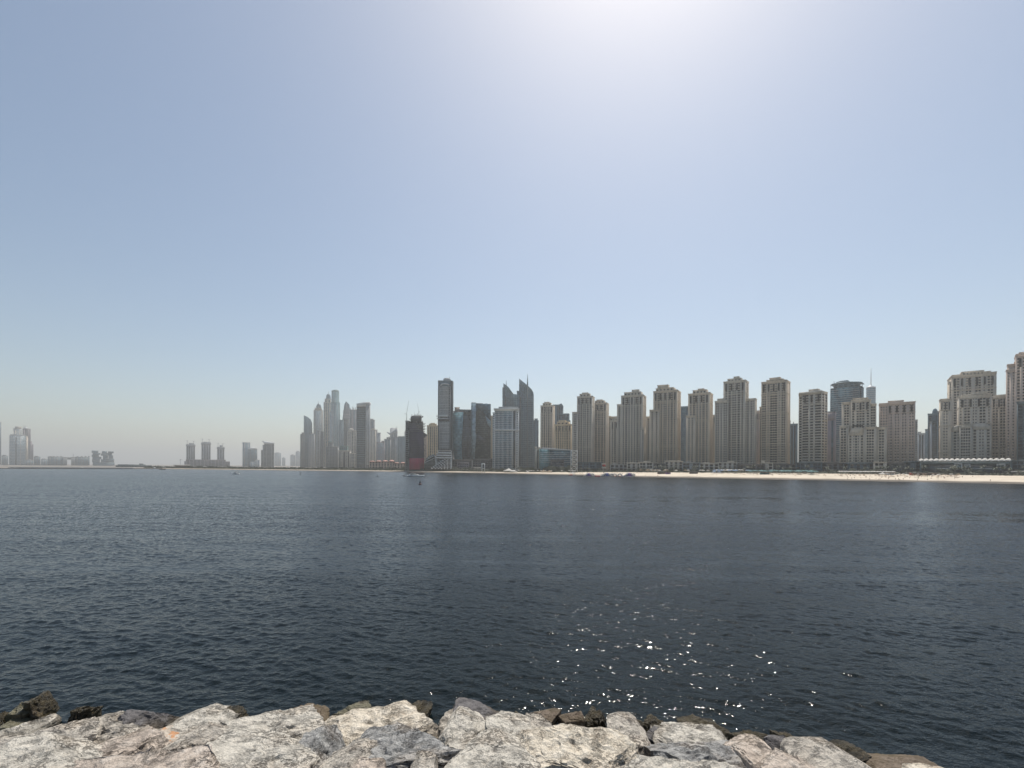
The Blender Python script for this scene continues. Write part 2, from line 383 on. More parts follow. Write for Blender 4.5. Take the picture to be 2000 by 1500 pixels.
    def crown(s, x0, x1, yt, yb, d0=1.2, dd=None, wall=None, slots=0, slotwin='w_dark'):
        wall = wall or s.wall
        a, b = s.lx(x0, d0, yt), s.lx(x1, d0, yt); xm = (x0+x1)/2; z1 = s.lz(xm, yt, d0); z0 = s.lz(xm, yb, d0)-1
        if dd is None: dd = max(6, (b-a)*.7)
        Cn = s.mb('crown', wall); Cn.b(a, b, d0, d0+dd, z0, z1-.5); Cn.b(a-.4, b+.4, d0-.4, d0+dd+.4, z1-.5, z1+.15)
        if slots:
            g = s.mb('window', slotwin, 'stuff'); q = (b-a)/slots; hh = z1-z0-1
            for i in range(slots): g.b(a+q*(i+.3), a+q*(i+.7), d0-.04, d0+1, z0+hh*.35, z0+hh*.8)
    def poly(s, part, mat, pts, d0, dd):
        s.mb(part, mat).prism([(s.lx(x, d0, y), s.lz(x, y, d0)) for x, y in pts], d0, d0+dd)
    def fins(s, part, mat, x0, x1, n, y0, y1, d0=-.4, wd=.6, th=.5):
        """vertical ribs; y0 is the top (number or function of x), y1 the foot"""
        m_ = s.mb(part, mat, 'stuff')
        for i in range(n):
            x = x0+(x1-x0)*(i+.5)/n; t = y0(x) if callable(y0) else y0; c = s.lx(x, 0, t)
            m_.b(c-wd/2, c+wd/2, d0, d0+th, s.lz(x, y1), s.lz(x, t))
    def bands(s, part, mat, x0, x1, y0, y1, n, d0=-.3, th=.5, frac=.3):
        m_ = s.mb(part, mat, 'stuff'); a, b = s.lx(x0), s.lx(x1); z0, z1 = s.lz((x0+x1)/2, y1), s.lz((x0+x1)/2, y0)
        for i in range(n):
            z = z0+(z1-z0)*i/n; m_.b(a, b, d0, d0+th, z, z+(z1-z0)/n*frac)
    def mast(s, x, y0, y1, r, mat='steel', part='spire', d0=4, r2=None):
        c = s.lx(x, d0, y0); s.mb(part, mat).bar((c, d0, s.lz(x, y1, d0)), (c, d0, s.lz(x, y0, d0)), r, 6, r2)
    def dome(s, x0, x1, y0, y1, part='dome', mat=None, d0=0, pointed=1.0, n=14):
        """dome from y1 (foot) up to y0"""
        a, b = s.lx(x0, d0), s.lx(x1, d0); r = (b-a)/2; xm = (x0+x1)/2; z0, z1 = s.lz(xm, y1, d0), s.lz(xm, y0, d0)
        prof = [(r*math.cos(t*math.pi/2)**pointed + .05, z0+(z1-z0)*math.sin(t*math.pi/2)) for t in np.linspace(0, .97, 7)]
        s.mb(part, mat or s.wall).lathe((a+b)/2, d0+r, prof, n)

JG = 'sand coloured residential towers behind the beach'
def jbr(label, x0, x1, yt, crowns=(), wings=(), delta=12, wall='sand_a', win='w_dark', dY=0, pat='PwPbPw', fh=3.3, bay=2.7, name='residential_tower', Y=None):
    xm = (x0+x1)/2
    Y = Y or shore(xm)+175+dY
    t = Tower(name, label, Y, x0, x1, delta, JG, 'tower', wall, win)
    top = t.block(x0, x1, yt, pat, fh, bay)
    for c in crowns: t.crown(*c[:4], slots=(c[4] if len(c) > 4 else 0))
    for wg in wings:                                   # (x0, x1, ytop, depth offset)
        a = wg; t.block(a[0], a[1], a[2], a[4] if len(a) > 4 else pat, fh, bay, d0=a[3])
    # tall slots under the cornice
    g = t.mb('window', win, 'stuff'); a, b = top[0], top[1]; n = max(3, int((b-a)/6)); q = (b-a)/n
    for i in range(n): g.b(a+q*(i+.36), a+q*(i+.64), -.12, .4, top[3]-13, top[3]-3.5)
    s_ = t.mb('ledge', wall, 'stuff')
    for fz in (.33, .66, .86):
        z = top[2]+(top[3]-top[2])*fz; s_.b(a-.3, b+.3, -.3, top[4]+.1, z, z+.7)
    return t

# -- the far left group
def left_group():
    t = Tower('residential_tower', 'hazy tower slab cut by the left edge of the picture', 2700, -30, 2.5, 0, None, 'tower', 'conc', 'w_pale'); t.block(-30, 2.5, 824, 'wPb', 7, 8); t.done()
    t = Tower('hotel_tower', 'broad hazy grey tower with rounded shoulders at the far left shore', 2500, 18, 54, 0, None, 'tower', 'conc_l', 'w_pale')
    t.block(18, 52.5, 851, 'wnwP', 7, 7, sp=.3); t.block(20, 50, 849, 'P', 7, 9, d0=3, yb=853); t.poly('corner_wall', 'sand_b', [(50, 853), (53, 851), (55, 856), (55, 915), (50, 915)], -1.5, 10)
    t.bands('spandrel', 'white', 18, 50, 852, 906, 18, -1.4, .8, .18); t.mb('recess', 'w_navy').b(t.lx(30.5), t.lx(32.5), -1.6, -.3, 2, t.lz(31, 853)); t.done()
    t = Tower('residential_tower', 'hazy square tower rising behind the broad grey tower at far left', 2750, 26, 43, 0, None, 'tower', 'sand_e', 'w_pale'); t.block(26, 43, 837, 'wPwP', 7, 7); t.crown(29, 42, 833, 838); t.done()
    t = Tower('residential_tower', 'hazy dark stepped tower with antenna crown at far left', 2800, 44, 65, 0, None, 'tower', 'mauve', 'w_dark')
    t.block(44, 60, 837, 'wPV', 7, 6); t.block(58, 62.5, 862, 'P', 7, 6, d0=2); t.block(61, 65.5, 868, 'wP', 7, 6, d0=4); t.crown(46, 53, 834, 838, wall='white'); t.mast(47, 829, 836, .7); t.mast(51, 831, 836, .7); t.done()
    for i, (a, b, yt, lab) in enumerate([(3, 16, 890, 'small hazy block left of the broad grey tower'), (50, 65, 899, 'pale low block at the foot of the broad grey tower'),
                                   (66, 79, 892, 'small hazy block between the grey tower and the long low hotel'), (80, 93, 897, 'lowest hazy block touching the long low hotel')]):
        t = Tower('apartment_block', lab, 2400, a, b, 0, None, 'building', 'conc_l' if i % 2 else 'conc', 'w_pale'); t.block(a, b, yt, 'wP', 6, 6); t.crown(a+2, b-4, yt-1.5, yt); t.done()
    t = Tower('hotel', 'long low hazy hotel with a raised middle gateway', 2400, 93, 176, 0, None, 'hotel', 'conc', 'w_pale')
    t.block(93, 124, 892, 'wPw', 5, 6); t.block(124.3, 131, 893, 'P', 5, 6, d0=-4); t.block(139, 146, 893, 'P', 5, 6, d0=-4); t.block(131.2, 138.8, 893.5, 'P', 5, 6, yb=897.5)
    t.block(146.3, 175, 892.5, 'wPw', 5, 6)
    for x in (97, 104, 111, 118, 150, 158, 166, 172): t.crown(x, x+3, 890.7, 893)
    t.mast(143, 886, 893, 1.0); t.done()
    t = Tower('stacked_hotel', 'hazy hotel of stacked offset blocks with open gaps between them', 2400, 179, 223, 0, None, 'hotel', 'conc', 'w_pale')
    for (a, b, y0, y1) in [(179, 192, 880, 884.5), (181, 196, 884.5, 888), (179, 193, 888, 892), (180.5, 198, 892, 897), (180, 195, 897, 903), (181, 224, 903, 913),
                           (199, 209, 881, 886), (197, 212, 886, 890), (201, 211, 890, 897), (197, 213, 897, 903), (211, 222, 881.5, 885), (209, 219, 885, 889), (212, 221, 889, 896), (210, 223, 896, 903)]:
        t.block(a, b, y0, 'wn', 4.5, 5, yb=y1, cap=False, frieze=1, dd=24, d0=random.choice([0, 2, 4]))
    t.done()
    # sea wall and low dark terminal
    t = Tower('terminal_building', 'long low dark building on the sea wall right of the stacked hotel', 1500, 224, 297, 0, None, 'building', 'slate', 'w_navy')
    t.block(226, 296, 909, 'nP', 4, 8, cap=True); t.crown(230, 284, 907.2, 910, wall='slate'); t.crown(272, 280, 905.5, 909, wall='slate'); t.done()
    mb = MB(); r2 = random.Random(3)
    for i in range(420):
        x = -60+i*.9; Y = shore(x)+r2.uniform(-3, 2); q = r2.uniform(.7, 1.7); mb.lathe(kx(x)*Y, Y, [(q*1.2, -.6), (q*1.3, .2), (q*.9, 1.0+q*.35), (q*.3, 1.3+q*.4)], 6)
    o = mb.build('rock_breakwater', paint('rock_dark', (.07, .065, .06), .9, .4, .5, 0, 1)); tag(o, 'low dark rock sea wall along the far left shore', 'sea wall'); o['kind'] = 'stuff'
    mb = MB(); mb.b(-1050, -790, 952, 955, 1.9, 3.4); o = mb.build('quay_wall', M['conc_l']); o.location = (0, 8, 0); tag(o, 'pale low quay wall above the dark rocks at far left', 'wall')
    # pavilion
    t = Tower('beach_pavilion', 'wide flat white canopy on the left shore in front of the tower site', 1120, 338, 372, 0, None, 'pavilion', 'white', 'w_dark')
    a, b, z = t.lx(338), t.lx(372), t.lz(355, 908.4); t.mb('roof', 'canvas_white').b(a, b, 0, 12, z-.8, z+.9); c = t.mb('column', 'conc', 'stuff')
    for i in range(9): c.b(a+2+i*(b-a-4)/8-.25, a+2+i*(b-a-4)/8+.25, 1, 1.5, 1.5, z)
    t.mb('wall', 'wood').b(a+3, b-5, 5, 11, 1.5, z-1); t.done()
    # three towers under construction
    CG = 'three hazy towers under construction'
    for x0, x1, yt, cr, lab in [(364, 381, 868, [(369, 379, 865.3)], 'leftmost of three hazy concrete towers under construction, rounded top'),
                                (393.5, 411.5, 864.5, [(397, 411, 863)], 'middle and tallest of three hazy concrete towers under construction'),
                                (424.3, 438.3, 873, [(429, 434.5, 869.3)], 'rightmost and lowest of three hazy concrete towers under construction')]:
        t = Tower('unfinished_tower', lab, 2300, x0, x1, 0, CG, 'tower', 'conc_l', 'w_warm'); t.block(x0, x1, yt, 'nP', 6, 7, balc=False, yb=None)
        for c in cr: t.crown(c[0], c[1], c[2], yt, d0=.5)
        t.block(x0-.8, x1+.8, yt+.8, 'P', 5, 6, d0=-1.5, yb=yt+4, dd=20); t.done()
        for j, cx_ in enumerate((x0+1.5, x1-3)):
            crane(cx_, yt, yt-8+j, 2290, 5 if j else -5, 'hazy tower crane on the %s unfinished tower, %s side' % ({364: 'leftmost', 393.5: 'middle', 424.3: 'rightmost'}[x0], ['left', 'right'][j]))
    t = Tower('site_podium', 'long grey podium joining the three unfinished towers', 2240, 360, 449, 0, None, 'building', 'mauve', 'w_warm')
    t.block(363, 441, 897.8, 'wnP', 5, 6, dd=30); t.block(360, 365.5, 901, 'P', 5, 6, d0=-3); t.block(436, 449, 901.5, 'nP', 5, 6, d0=-3); t.done()
    crane(352.5, 912, 896.5, 1600, 5, 'small tower crane left of the unfinished towers', both=True)
    # two towers with low block, curved-roof tower
    t = Tower('residential_tower', 'plain hazy tower left of the round-topped one', 2250, 473.7, 489, 0, None, 'tower', 'conc_l', 'w_pale'); t.block(473.7, 488.8, 864.3, 'wPn', 6, 6); t.done()
    t = Tower('residential_tower', 'hazy tower with gently rounded top beside a plain taller one', 2200, 484, 502.5, 0, None, 'tower', 'conc', 'w_pale')
    t.block(484, 502.5, 877, 'wwP', 6, 5, cap=False); t.poly('roof', 'white', [(484, 877.5), (486, 875), (491, 873.7), (497, 874), (502.5, 876.2), (502.5, 878)], 0, 20); t.done()
    t = Tower('apartment_block', 'small pale block at the foot of the round-topped hazy tower', 2100, 489, 509, 0, None, 'building', 'white', 'w_pale'); t.block(489, 498, 902, 'wP', 4, 5); t.block(498, 507, 898.3, 'wP', 4, 5, d0=3); t.done()
    t = Tower('curved_roof_tower', 'hazy tower with an overhanging swept roof pointing left', 2150, 510, 535.5, 0, None, 'tower', 'conc', 'w_dark')
    t.block(516, 535.5, 866, 'nwP', 6, 5, cap=False); t.block(513, 516, 869, 'P', 6, 5, d0=1); t.block(510, 513, 879, 'nP', 6, 5, d0=2)
    t.poly('roof', 'white', [(511.5, 861.2), (516, 861.8), (524, 862.2), (535.7, 864), (535.7, 867.5), (516.5, 867), (515, 864.5)], -2, 24); t.done()
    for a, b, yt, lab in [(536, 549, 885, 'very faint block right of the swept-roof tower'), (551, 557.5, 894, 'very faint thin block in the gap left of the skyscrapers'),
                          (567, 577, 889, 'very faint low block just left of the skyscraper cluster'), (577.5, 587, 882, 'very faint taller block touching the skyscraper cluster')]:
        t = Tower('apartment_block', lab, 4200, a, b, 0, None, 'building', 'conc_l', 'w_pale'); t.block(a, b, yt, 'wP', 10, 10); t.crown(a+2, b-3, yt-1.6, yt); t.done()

def crane(x, yb, yt, Y, reach, label, both=False, jibang=None, s=1.0):
    """tower crane: mast, jib, counterweight; reach in picture pixels, jibang lifts the jib (luffing)"""
    k = kx(x); r = thing('tower_crane', label, 'crane', (k*Y, Y, 0), 0); z0, z1 = zz(x, yb, Y), zz(x, yt, Y)
    px = Y/F; wd = max(.4, .42*px)*s
    m1 = MB()
    hh = z1-z0 if jibang is None else (z1-z0)*.32
    n = max(3, int(hh/(wd*2)))
    for sx in (-1, 1):
        for sy in (-1, 1): m1.bar((sx*wd*.5, sy*wd*.5, z0), (sx*wd*.5, sy*wd*.5, z0+hh), wd*.16)
    for i in range(n):
        a, b = z0+hh*i/n, z0+hh*(i+1)/n; q = 1 if i % 2 else -1
        m1.bar((-q*wd*.5, -wd*.5, a), (q*wd*.5, -wd*.5, b), wd*.1); m1.bar((-wd*.5, -q*wd*.5, a), (-wd*.5, q*wd*.5, b), wd*.1)
    m1.build('mast', M['steel' if jibang is None else 'darkmetal'], r)
    j = MB(); R = reach*px; zt = z0+hh*.9 if jibang is None else z0+hh
    if jibang is None: e = Vector((R, 0, zt)); bk = Vector((-R*.35, 0, zt))
    else:
        L_ = (z1-zt); e = Vector((jibang*px, 0, z1)); bk = Vector((-.12*L_*(1 if jibang > 0 else -1), 0, zt+1))
    s0 = Vector((0, 0, zt)); nd = (e-s0); up = Vector((0, 0, 1)) if jibang is None else Vector((-nd.z, 0, nd.x)).normalized()
    j.bar(s0, e, wd*.18); j.bar(s0+up*wd*.9, e, wd*.14)
    for i in range(8):
        p = s0+nd*(i/8); q = s0+up*wd*.9*(1-(i+.5)/8)+nd*((i+.5)/8); j.bar(p, q, wd*.09); j.bar(q, s0+nd*((i+1)/8), wd*.09)
    if jibang is None:
        j.bar((0, 0, z1), e*.7+s0*.3, wd*.07); j.bar((0, 0, z1), bk, wd*.07); j.bar((0, 0, zt), (0, 0, z1), wd*.2)
    j.bar(s0, bk, wd*.2); j.build('jib', M['steel' if jibang is None else 'darkmetal'], r)
    c = MB(); c.b(bk.x-wd*.7, bk.x+wd*.7, -wd*.5, wd*.5, bk.z-wd*1.2, bk.z+wd*.3); c.build('counterweight', M['conc_d'], r)
    cb = MB(); cb.b(-wd*.6, wd*.6, -wd*.9, wd*.3, zt-wd*1.2, zt-wd*.1); cb.build('cab', M['darkmetal'], r)
    return r
left_group()

# -- the distant skyscraper cluster
def skyscrapers():
    V = 'residential_tower'
    def S(label, Y, x0, x1, wall, win, name='skyscraper'): return Tower(name, label, Y, x0, x1, 6, None, 'skyscraper', wall, win)
    t = S('slender low hazy tower at the left end of the skyscraper cluster', 2150, 586.5, 594, 'conc_d', 'w_blue'); t.block(586.5, 594, 848, 'wP', 8, 5); t.block(589, 594, 845, 'P', 8, 5, d0=4); t.done()
    t = S('grey glass tower with slanted top, left end of the skyscraper cluster', 2200, 593, 609, 'bluegrey', 'w_blue')
    t.poly('wall', 'w_blue', [(593.3, 811), (600, 814), (606, 818.5), (608.5, 825), (609, 840), (609, 915), (593.3, 915)], 0, 34)
    t.fins('rib', 'bluegrey', 593.5, 607, 5, lambda x: 811+(x-593)*.55, 912, -1, 1.4, 1.2); t.bands('floor_line', 'slate', 593.4, 608.4, 826, 912, 22, -.6, .8, .2); t.done()
    t = S('pale ribbed mid-height tower right of the slanted glass tower', 2050, 603, 615, 'conc', 'w_blue'); t.block(603, 614, 846.5, 'PwP', 7, 4); t.done()
    t = S('tower with a pointed lantern dome, third from the left of the cluster', 2250, 612.5, 630.5, 'sand_e', 'w_pale')
    t.block(612.5, 629.8, 801, 'PwPV', 7, 6); t.block(614.5, 628, 797.5, 'P', 7, 6, d0=3, yb=802); t.dome(616.2, 627, 787.5, 798, mat='bluegrey', d0=6, pointed=.9); t.mast(621.7, 783, 789, 1.5, 'steel', d0=16, r2=.3)
    t.fins('pinnacle', 'sand_e', 614, 629, 5, 794.5, 801, -1, 1.5, 2); t.done()
    t = S('dark-sided tower standing in front of the lantern dome tower', 1950, 619, 632, 'conc', 'w_dark'); t.block(619, 625.5, 841, 'PwP', 7, 4); t.block(625.8, 631.5, 842.5, 'mV', 7, 5, wall='slate', win='w_navy', d0=1.5); t.done()
    t = S('very tall grey tower with onion dome and spire beside the tallest one', 2300, 632, 648, 'sand_e', 'w_blue')
    t.block(632, 647.5, 786, 'PwPb', 7, 5); t.block(634, 646, 779, 'PVP', 7, 5, d0=3, yb=788); t.dome(635.5, 645.5, 768.5, 780, mat='bluegrey', d0=5, pointed=.7); t.mast(641.7, 763.5, 770, 1.3, d0=16, r2=.3)
    t.fins('rib', 'sand_a', 634, 646, 3, 790, 912, -1.5, 2.2, 1.5); t.done()
    t = S('tallest skyscraper, greenish glass with a notched flat crown', 2250, 643, 664, 'tealpan', 'w_teal')
    t.block(647.5, 661.5, 765, 'mP', 7, 5, frieze=1); t.block(646.8, 663.2, 786, 'mfm', 7, 5, d0=-2, yb=None, frieze=1)
    t.poly('crown', 'tealpan', [(647.5, 766), (648, 762.5), (652, 761.3), (656, 761), (660, 762), (661.3, 762.8), (661.3, 766)], 2, 24)
    t.block(643.5, 650, 803, 'fmP', 7, 4, d0=-5, wall='conc_l', win='w_pale'); t.fins('rib', 'conc_l', 650, 663, 4, 790, 912, -3.5, 1.6, 1.4); t.done()
    t = S('short blue gap filler tower right of the tallest skyscraper', 2200, 662, 671, 'bluegrey', 'w_blue'); t.block(663, 670.5, 820, 'mP', 7, 4, d0=6); t.block(662.5, 669, 827, 'fm', 7, 4); t.done()
    t = S('tapering tower with a sharp split peak in the middle of the cluster', 2300, 668, 683, 'mauve', 'w_blue')
    t.poly('wall', 'w_blue', [(668, 915), (668.6, 822), (670.5, 805), (672.5, 790), (675.5, 784), (677, 785), (681.5, 789), (682.8, 800), (683.3, 915)], 0, 30)
    t.fins('rib', 'mauve', 669.5, 683, 6, lambda x: 786+abs(x-677)*2.6, 912, -1.5, 1.8, 1.4); t.bands('floor_line', 'mauve', 670.5, 682.5, 806, 910, 22, -.8, .9, .25); t.done()
    t = S('blocky tower with spiked parapet behind the white-crowned tower', 2350, 680, 697, 'mauve', 'w_blue')
    t.block(680, 697, 800, 'wPV', 7, 5); [t.mast(x, y, 801, 1.6, 'mauve', 'pinnacle', 2) for x, y in ((684.5, 797), (689, 794), (690.5, 796), (694, 795))]; t.done()
    t = S('dark slim tower in front of the split-peak tower', 2050, 671.5, 682, 'slate', 'w_dark'); t.block(671.5, 681, 819, 'mP', 7, 4); t.done()
    t = S('brown arched-top tower left of the white-crowned tower', 1850, 679, 698, 'sand_e', 'w_warm')
    t.block(678.5, 686, 843, 'PwP', 6, 4); t.block(685.8, 696.5, 841, 'PbP', 6, 4, d0=2); t.poly('crown', 'sand_e', [(679, 843), (681, 838.5), (685, 836), (689, 837.3), (692, 843)], 1, 18); t.done()
    t = S('low broad block with green roof trim below the tallest skyscraper', 1600, 637, 661, 'conc', 'w_dark', 'apartment_block'); t.block(637, 660, 872, 'wwP', 5, 4); t.block(640, 650, 863.5, 'wP', 5, 4, d0=3); t.poly('roof', 'tealpan', [(639.5, 863.7), (645, 861), (650.5, 863.7)], 2.5, 18); t.done()
    t = S('pale colonnaded block with green roof below the split-peak tower', 1560, 661, 690, 'sand_e', 'w_dark', 'apartment_block'); t.block(661, 684, 880, 'PVPw', 5, 4); t.block(664, 679, 871, 'wP', 5, 4, d0=3, wall='tealpan'); t.block(684, 696, 885, 'wP', 5, 4, d0=-2); t.done()
    # white crowned tower
    t = S('tall dark glass tower with white crown band and white corner ribs', 1500, 696, 722.7, 'slate', 'w_navy')
    t.a -= .0; t.block(696.5, 715.2, 794, 'mmf', 4, 4, frieze=1, cap=False); t.block(714.9, 722.6, 789, 'fVf', 4, 3.4, wall='conc_l', d0=-1.2, frieze=1, cap=False)
    t.bands('balcony', 'bluegrey', 697, 714, 795, 905, 26, -.9, 1.1, .26)
    t.poly('crown', 'white', [(696.3, 794), (696.3, 788.6), (703, 786.8), (711, 785.4), (722.8, 785), (722.8, 789.5), (715.5, 789.5), (715.5, 793)], -1.6, 26)
    t.fins('crown_rib', 'conc', 697, 721, 12, lambda x: 788.3-(x-697)*.12, 792, -2.4, .8, .6); t.fins('rib', 'white', 714.5, 722.5, 4, 790, 908, -2.2, 1.0, .9); t.done()
    for a, b, yt, Y, wall, lab, cr in [
        (722, 731.5, 820, 2000, 'conc', 'grey tower directly right of the white-crowned tower', (723.5, 729, 818)),
        (722.5, 734, 839, 1850, 'sand_e', 'ribbed mid-height tower at the foot of the white-crowned tower', (726, 732, 837)),
        (733, 743, 845, 1950, 'conc_l', 'second ribbed tower right of the white-crowned tower', (733.3, 737, 839)),
        (735, 751, 864, 1750, 'mauve', 'low broad block with small raised roof, right of the ribbed towers', (745, 750, 861)),
        (750.5, 763, 857.5, 1800, 'conc', 'plain grey tower left of the curved-crown tower', (755, 763, 854)),
        (776, 792, 853.5, 1750, 'bluegrey', 'plain flat tower just left of the unfinished net-wrapped tower', (778, 790, 852)),
        (790, 800, 843, 1800, 'sand_e', 'pale slab tower immediately behind the unfinished net-wrapped tower', (791, 796, 841))]:
        t = S(lab, Y, a, b, wall, random.choice(['w_blue', 'w_dark', 'w_pale']), V); t.block(a, b, yt, random.choice(['PwP', 'wPb', 'PVwP']), 5.5, 4); t.crown(cr[0], cr[1], cr[2], yt, d0=.6, slots=2); t.done()
    t = S('tower with a stepped curved crown, between the clusters', 1850, 756, 776.5, 'conc_l', 'w_blue', V)
    t.block(759, 776, 853, 'wPwb', 5, 4); t.block(762, 775.5, 841, 'wP', 5, 4, d0=2, yb=854); t.poly('crown', 'conc_l', [(755.5, 844.8), (757, 843.5), (762, 846), (762, 837), (765, 835.5), (775.5, 835.8), (775.5, 845), (762, 850)], 1, 16)
    t.mast(775, 832.5, 836, .8, d0=4); t.done()
    # low pink-roofed hotel
    for a, b, yt, lab in [(721, 772, 902.3, 'long low hotel with pink tiled roof on the shore below the ribbed towers'), (770, 793, 905.2, 'smaller low wing with pink tiled roof left of the net-wrapped tower')]:
        t = Tower('low_hotel', lab, 1000, a, b, 0, None, 'hotel', 'sand_c', 'w_dark'); t.block(a, b, yt, 'wP', 3.5, 4, dd=16, cap=False, frieze=.6)
        zt = t.lz((a+b)/2, yt); L0, L1 = t.lx(a), t.lx(b); n = 4 if b-a > 30 else 2
        rf = t.mb('roof', 'roofred')
        for i in range(n):
            u, v = L0+(L1-L0)*i/n-.8, L0+(L1-L0)*(i+1)/n+.4; h_ = [2.4, 3.2, 3.8, 4.6][i % 4]
            o = len(rf.v); rf.v += [(u, -1.5, zt), (v, -1.5, zt), (v, 17, zt), (u, 17, zt), (u+4, 7, zt+h_), (v-4, 7, zt+h_)]
            rf.f += [[o, o+1, o+5, o+4], [o+1, o+2, o+5], [o+2, o+3, o+4, o+5], [o+3, o, o+4], [o+3, o+2, o+1, o]]
        t.done()
skyscrapers()

# -- middle: net-wrapped site, banded tower, glass pair, twins
def middle():
    t = Tower('unfinished_tower', 'dark unfinished tower wrapped in purple netting with a red base', 850, 791.5, 829, 0, None, 'tower', 'conc_d', 'w_dark')
    t.block(792, 800, 822, 'nP', 3.6, 4, wall='conc', dd=24, d0=3)
    t.block(800, 827, 838, 'nn', 3.6, 5, dd=26, cap=False, wall='net')
    t.block(797, 826.5, 823, 'n', 3.6, 5, d0=2, dd=24, yb=840, cap=False, sp=.3, frieze=.5)
    t.block(802, 823.5, 813.5, 'n', 3.6, 4, d0=4, dd=18, yb=824, cap=False, frieze=.5, sp=.3)
    t.poly('formwork', 'conc_d', [(803, 822), (802, 817), (804, 812.8), (808, 811.5), (822, 811.5), (824, 815), (822, 822)], 3, 16)
    t.poly('safety_net', 'net', [(799.5, 895), (800, 838), (797.5, 832), (808, 826), (820, 840), (827, 838), (828.3, 895)], -1.2, 1.0)
    t.poly('safety_net', 'rednet', [(799.5, 917), (799.8, 895), (828.3, 895), (828.3, 917)], -1.5, 1.4)
    t.bands('edge_slab', 'conc_d', 798, 829.5, 826, 843, 5, -1.8, 3, .35)
    t.bands('net_seam', 'conc_d', 800, 828, 845, 893, 14, -1.5, .4, .10)
    for i, (y, x) in enumerate([(827, 831), (832, 832.5), (838, 833), (846, 830.5)]): t.mb('loading_platform', 'steel', 'stuff').b(t.lx(826), t.lx(x), 0, 4, t.lz(828, y), t.lz(828, y)+.5)
    sr = random.Random(4); sf = t.mb('scaffold', 'darkmetal', 'stuff')
    for i in range(46):
        y = sr.uniform(812, 900); side = sr.choice([-1, 1]); xe = (828 if side > 0 else 799) if y > 838 else (824.5 if side > 0 else 801.5); w_ = sr.uniform(.8, 2.4)
        u, v = sorted((t.lx(xe-side*.5), t.lx(xe+side*w_))); z = t.lz(xe, y); sf.b(u, v, -1+sr.uniform(-1, 1), 3, z, z+sr.uniform(.4, 1.8))
    for i in range(26):
        x = sr.uniform(800, 826); u = t.lx(x); y = 811.5 if 803 < x < 823 else 823; z = t.lz(x, y); sf.b(u, u+.35, 4, 4.4, z-1, z+sr.uniform(1, 4.5))
    t.poly('hoist_bracket', 'conc_d', [(826, 843), (833, 848), (835, 850), (829, 853), (826, 851)], 2, 5); t.done()
    crane(793.8, 822, 781.5, 852, 0, 'tall luffing crane with raised jib on the left of the net-wrapped tower', jibang=4, s=2.0)
    crane(817.5, 812.5, 788, 860, 0, 'thin luffing crane on top of the net-wrapped tower', jibang=-3, s=1.5)
    crane(809, 812.5, 803, 856, 0, 'short crane mast on the left of the net-wrapped tower roof', jibang=-.5, s=.8)
    t = Tower('residential_tower', 'yellowish tower behind the banded tower, right of the netted one', 1150, 833.5, 856, 6, None, 'tower', 'sand_d', 'w_warm'); t.block(834, 856, 831, 'PwPb', 4, 3); t.crown(838, 852, 827.5, 831); t.crown(841, 849, 826.2, 828); t.done()
    t = Tower('residential_tower', 'low rose tower in the gap behind the netted tower', 1180, 825, 835, 6, None, 'tower', 'sand_c', 'w_warm'); t.block(825.5, 834.5, 849, 'PwP', 4, 3); t.done()
    # banded tower
    t = Tower('banded_tower', 'tall slim tower with pale balcony bands and an open roof crown', 900, 855, 885, 4, None, 'tower', 'conc_l', 'w_dark')
    t.block(858, 880, 755, 'n', 3.4, 4, frieze=1.2, sp=.25, win='w_navy', dd=26); t.block(855.6, 859, 745, 'P', 4, 3, wall='slate', win='w_navy', d0=1.5, dd=24); t.block(880.3, 884.4, 744.5, 'm', 3.4, 3, wall='slate', win='w_navy', d0=-.8, dd=26)
    t.bands('balcony', 'white', 857.5, 876, 756, 812, 27, -1.7, 1.9, .42); t.bands('balcony', 'white', 857.5, 877.5, 823, 876, 25, -1.7, 1.9, .42)
    t.fins('rib', 'conc', 859, 877, 4, 757, 878, -1.4, .7, 1.2)
    t.block(856, 884, 743.7, 'P', 4, 4, d0=2.5, yb=756, wall='bluegrey', dd=20)
    t.poly('crown', 'conc_l', [(866, 745), (866, 740), (869, 737.8), (876, 738.3), (880.5, 741), (880.5, 745)], 4, 14); t.fins('crown_rib', 'white', 866, 880, 6, 738.8, 744, 3.2, .5, .5)
    t.poly('arch_band', 'white', [(859, 752.5), (862, 749.8), (868, 748.6), (875, 749), (878, 752), (876, 752.5), (873, 750.7), (865, 750.5), (861, 753)], -1.6, 2)
    for y0_ in (812.3, 817.2): t.mb('sky_terrace', 'white').b(t.lx(852 if y0_ < 815 else 853), t.lx(874), -3.5, 4, t.lz(863, y0_+1.1), t.lz(863, y0_))
    t.mb('sky_recess', 'w_navy').b(t.lx(856), t.lx(877), -1.9, 2, t.lz(863, 822.5), t.lz(863, 818.3)); t.mast(878, 735.5, 742, .4, d0=8); t.done()
    t = Tower('hotel_podium', 'white terraced podium at the foot of the banded tower', 830, 833, 884, 0, None, 'hotel', 'white', 'w_dark')
    for i, (a, b, y0_) in enumerate([(855, 882, 880), (853, 883, 885), (851, 883, 890)]):
        t.block(a, b, y0_, 'n', 3, 5, yb=y0_+5, d0=6-i*1.5, dd=20, cap=False, frieze=.8, sp=.45)
    for i in range(8):
        t.block(842+(7-i)*3.6, 882.5, 895.3+i*2.5, 'nV', 2.4, 3, yb=895.3+i*2.5+3, d0=4-i*3.2, dd=10, cap=False, frieze=.5, sp=.5)
    t.done()
    t = Tower('domed_pavilion', 'rounded dark glass building with pale ribs left of the white terraces', 840, 829, 856, 0, None, 'building', 'conc_l', 'w_green')
    t.poly('wall', 'w_green', [(829, 916), (829, 905), (832, 896), (838, 890), (846, 887.5), (852, 890), (855.5, 898), (855.5, 916)], 0, 30)
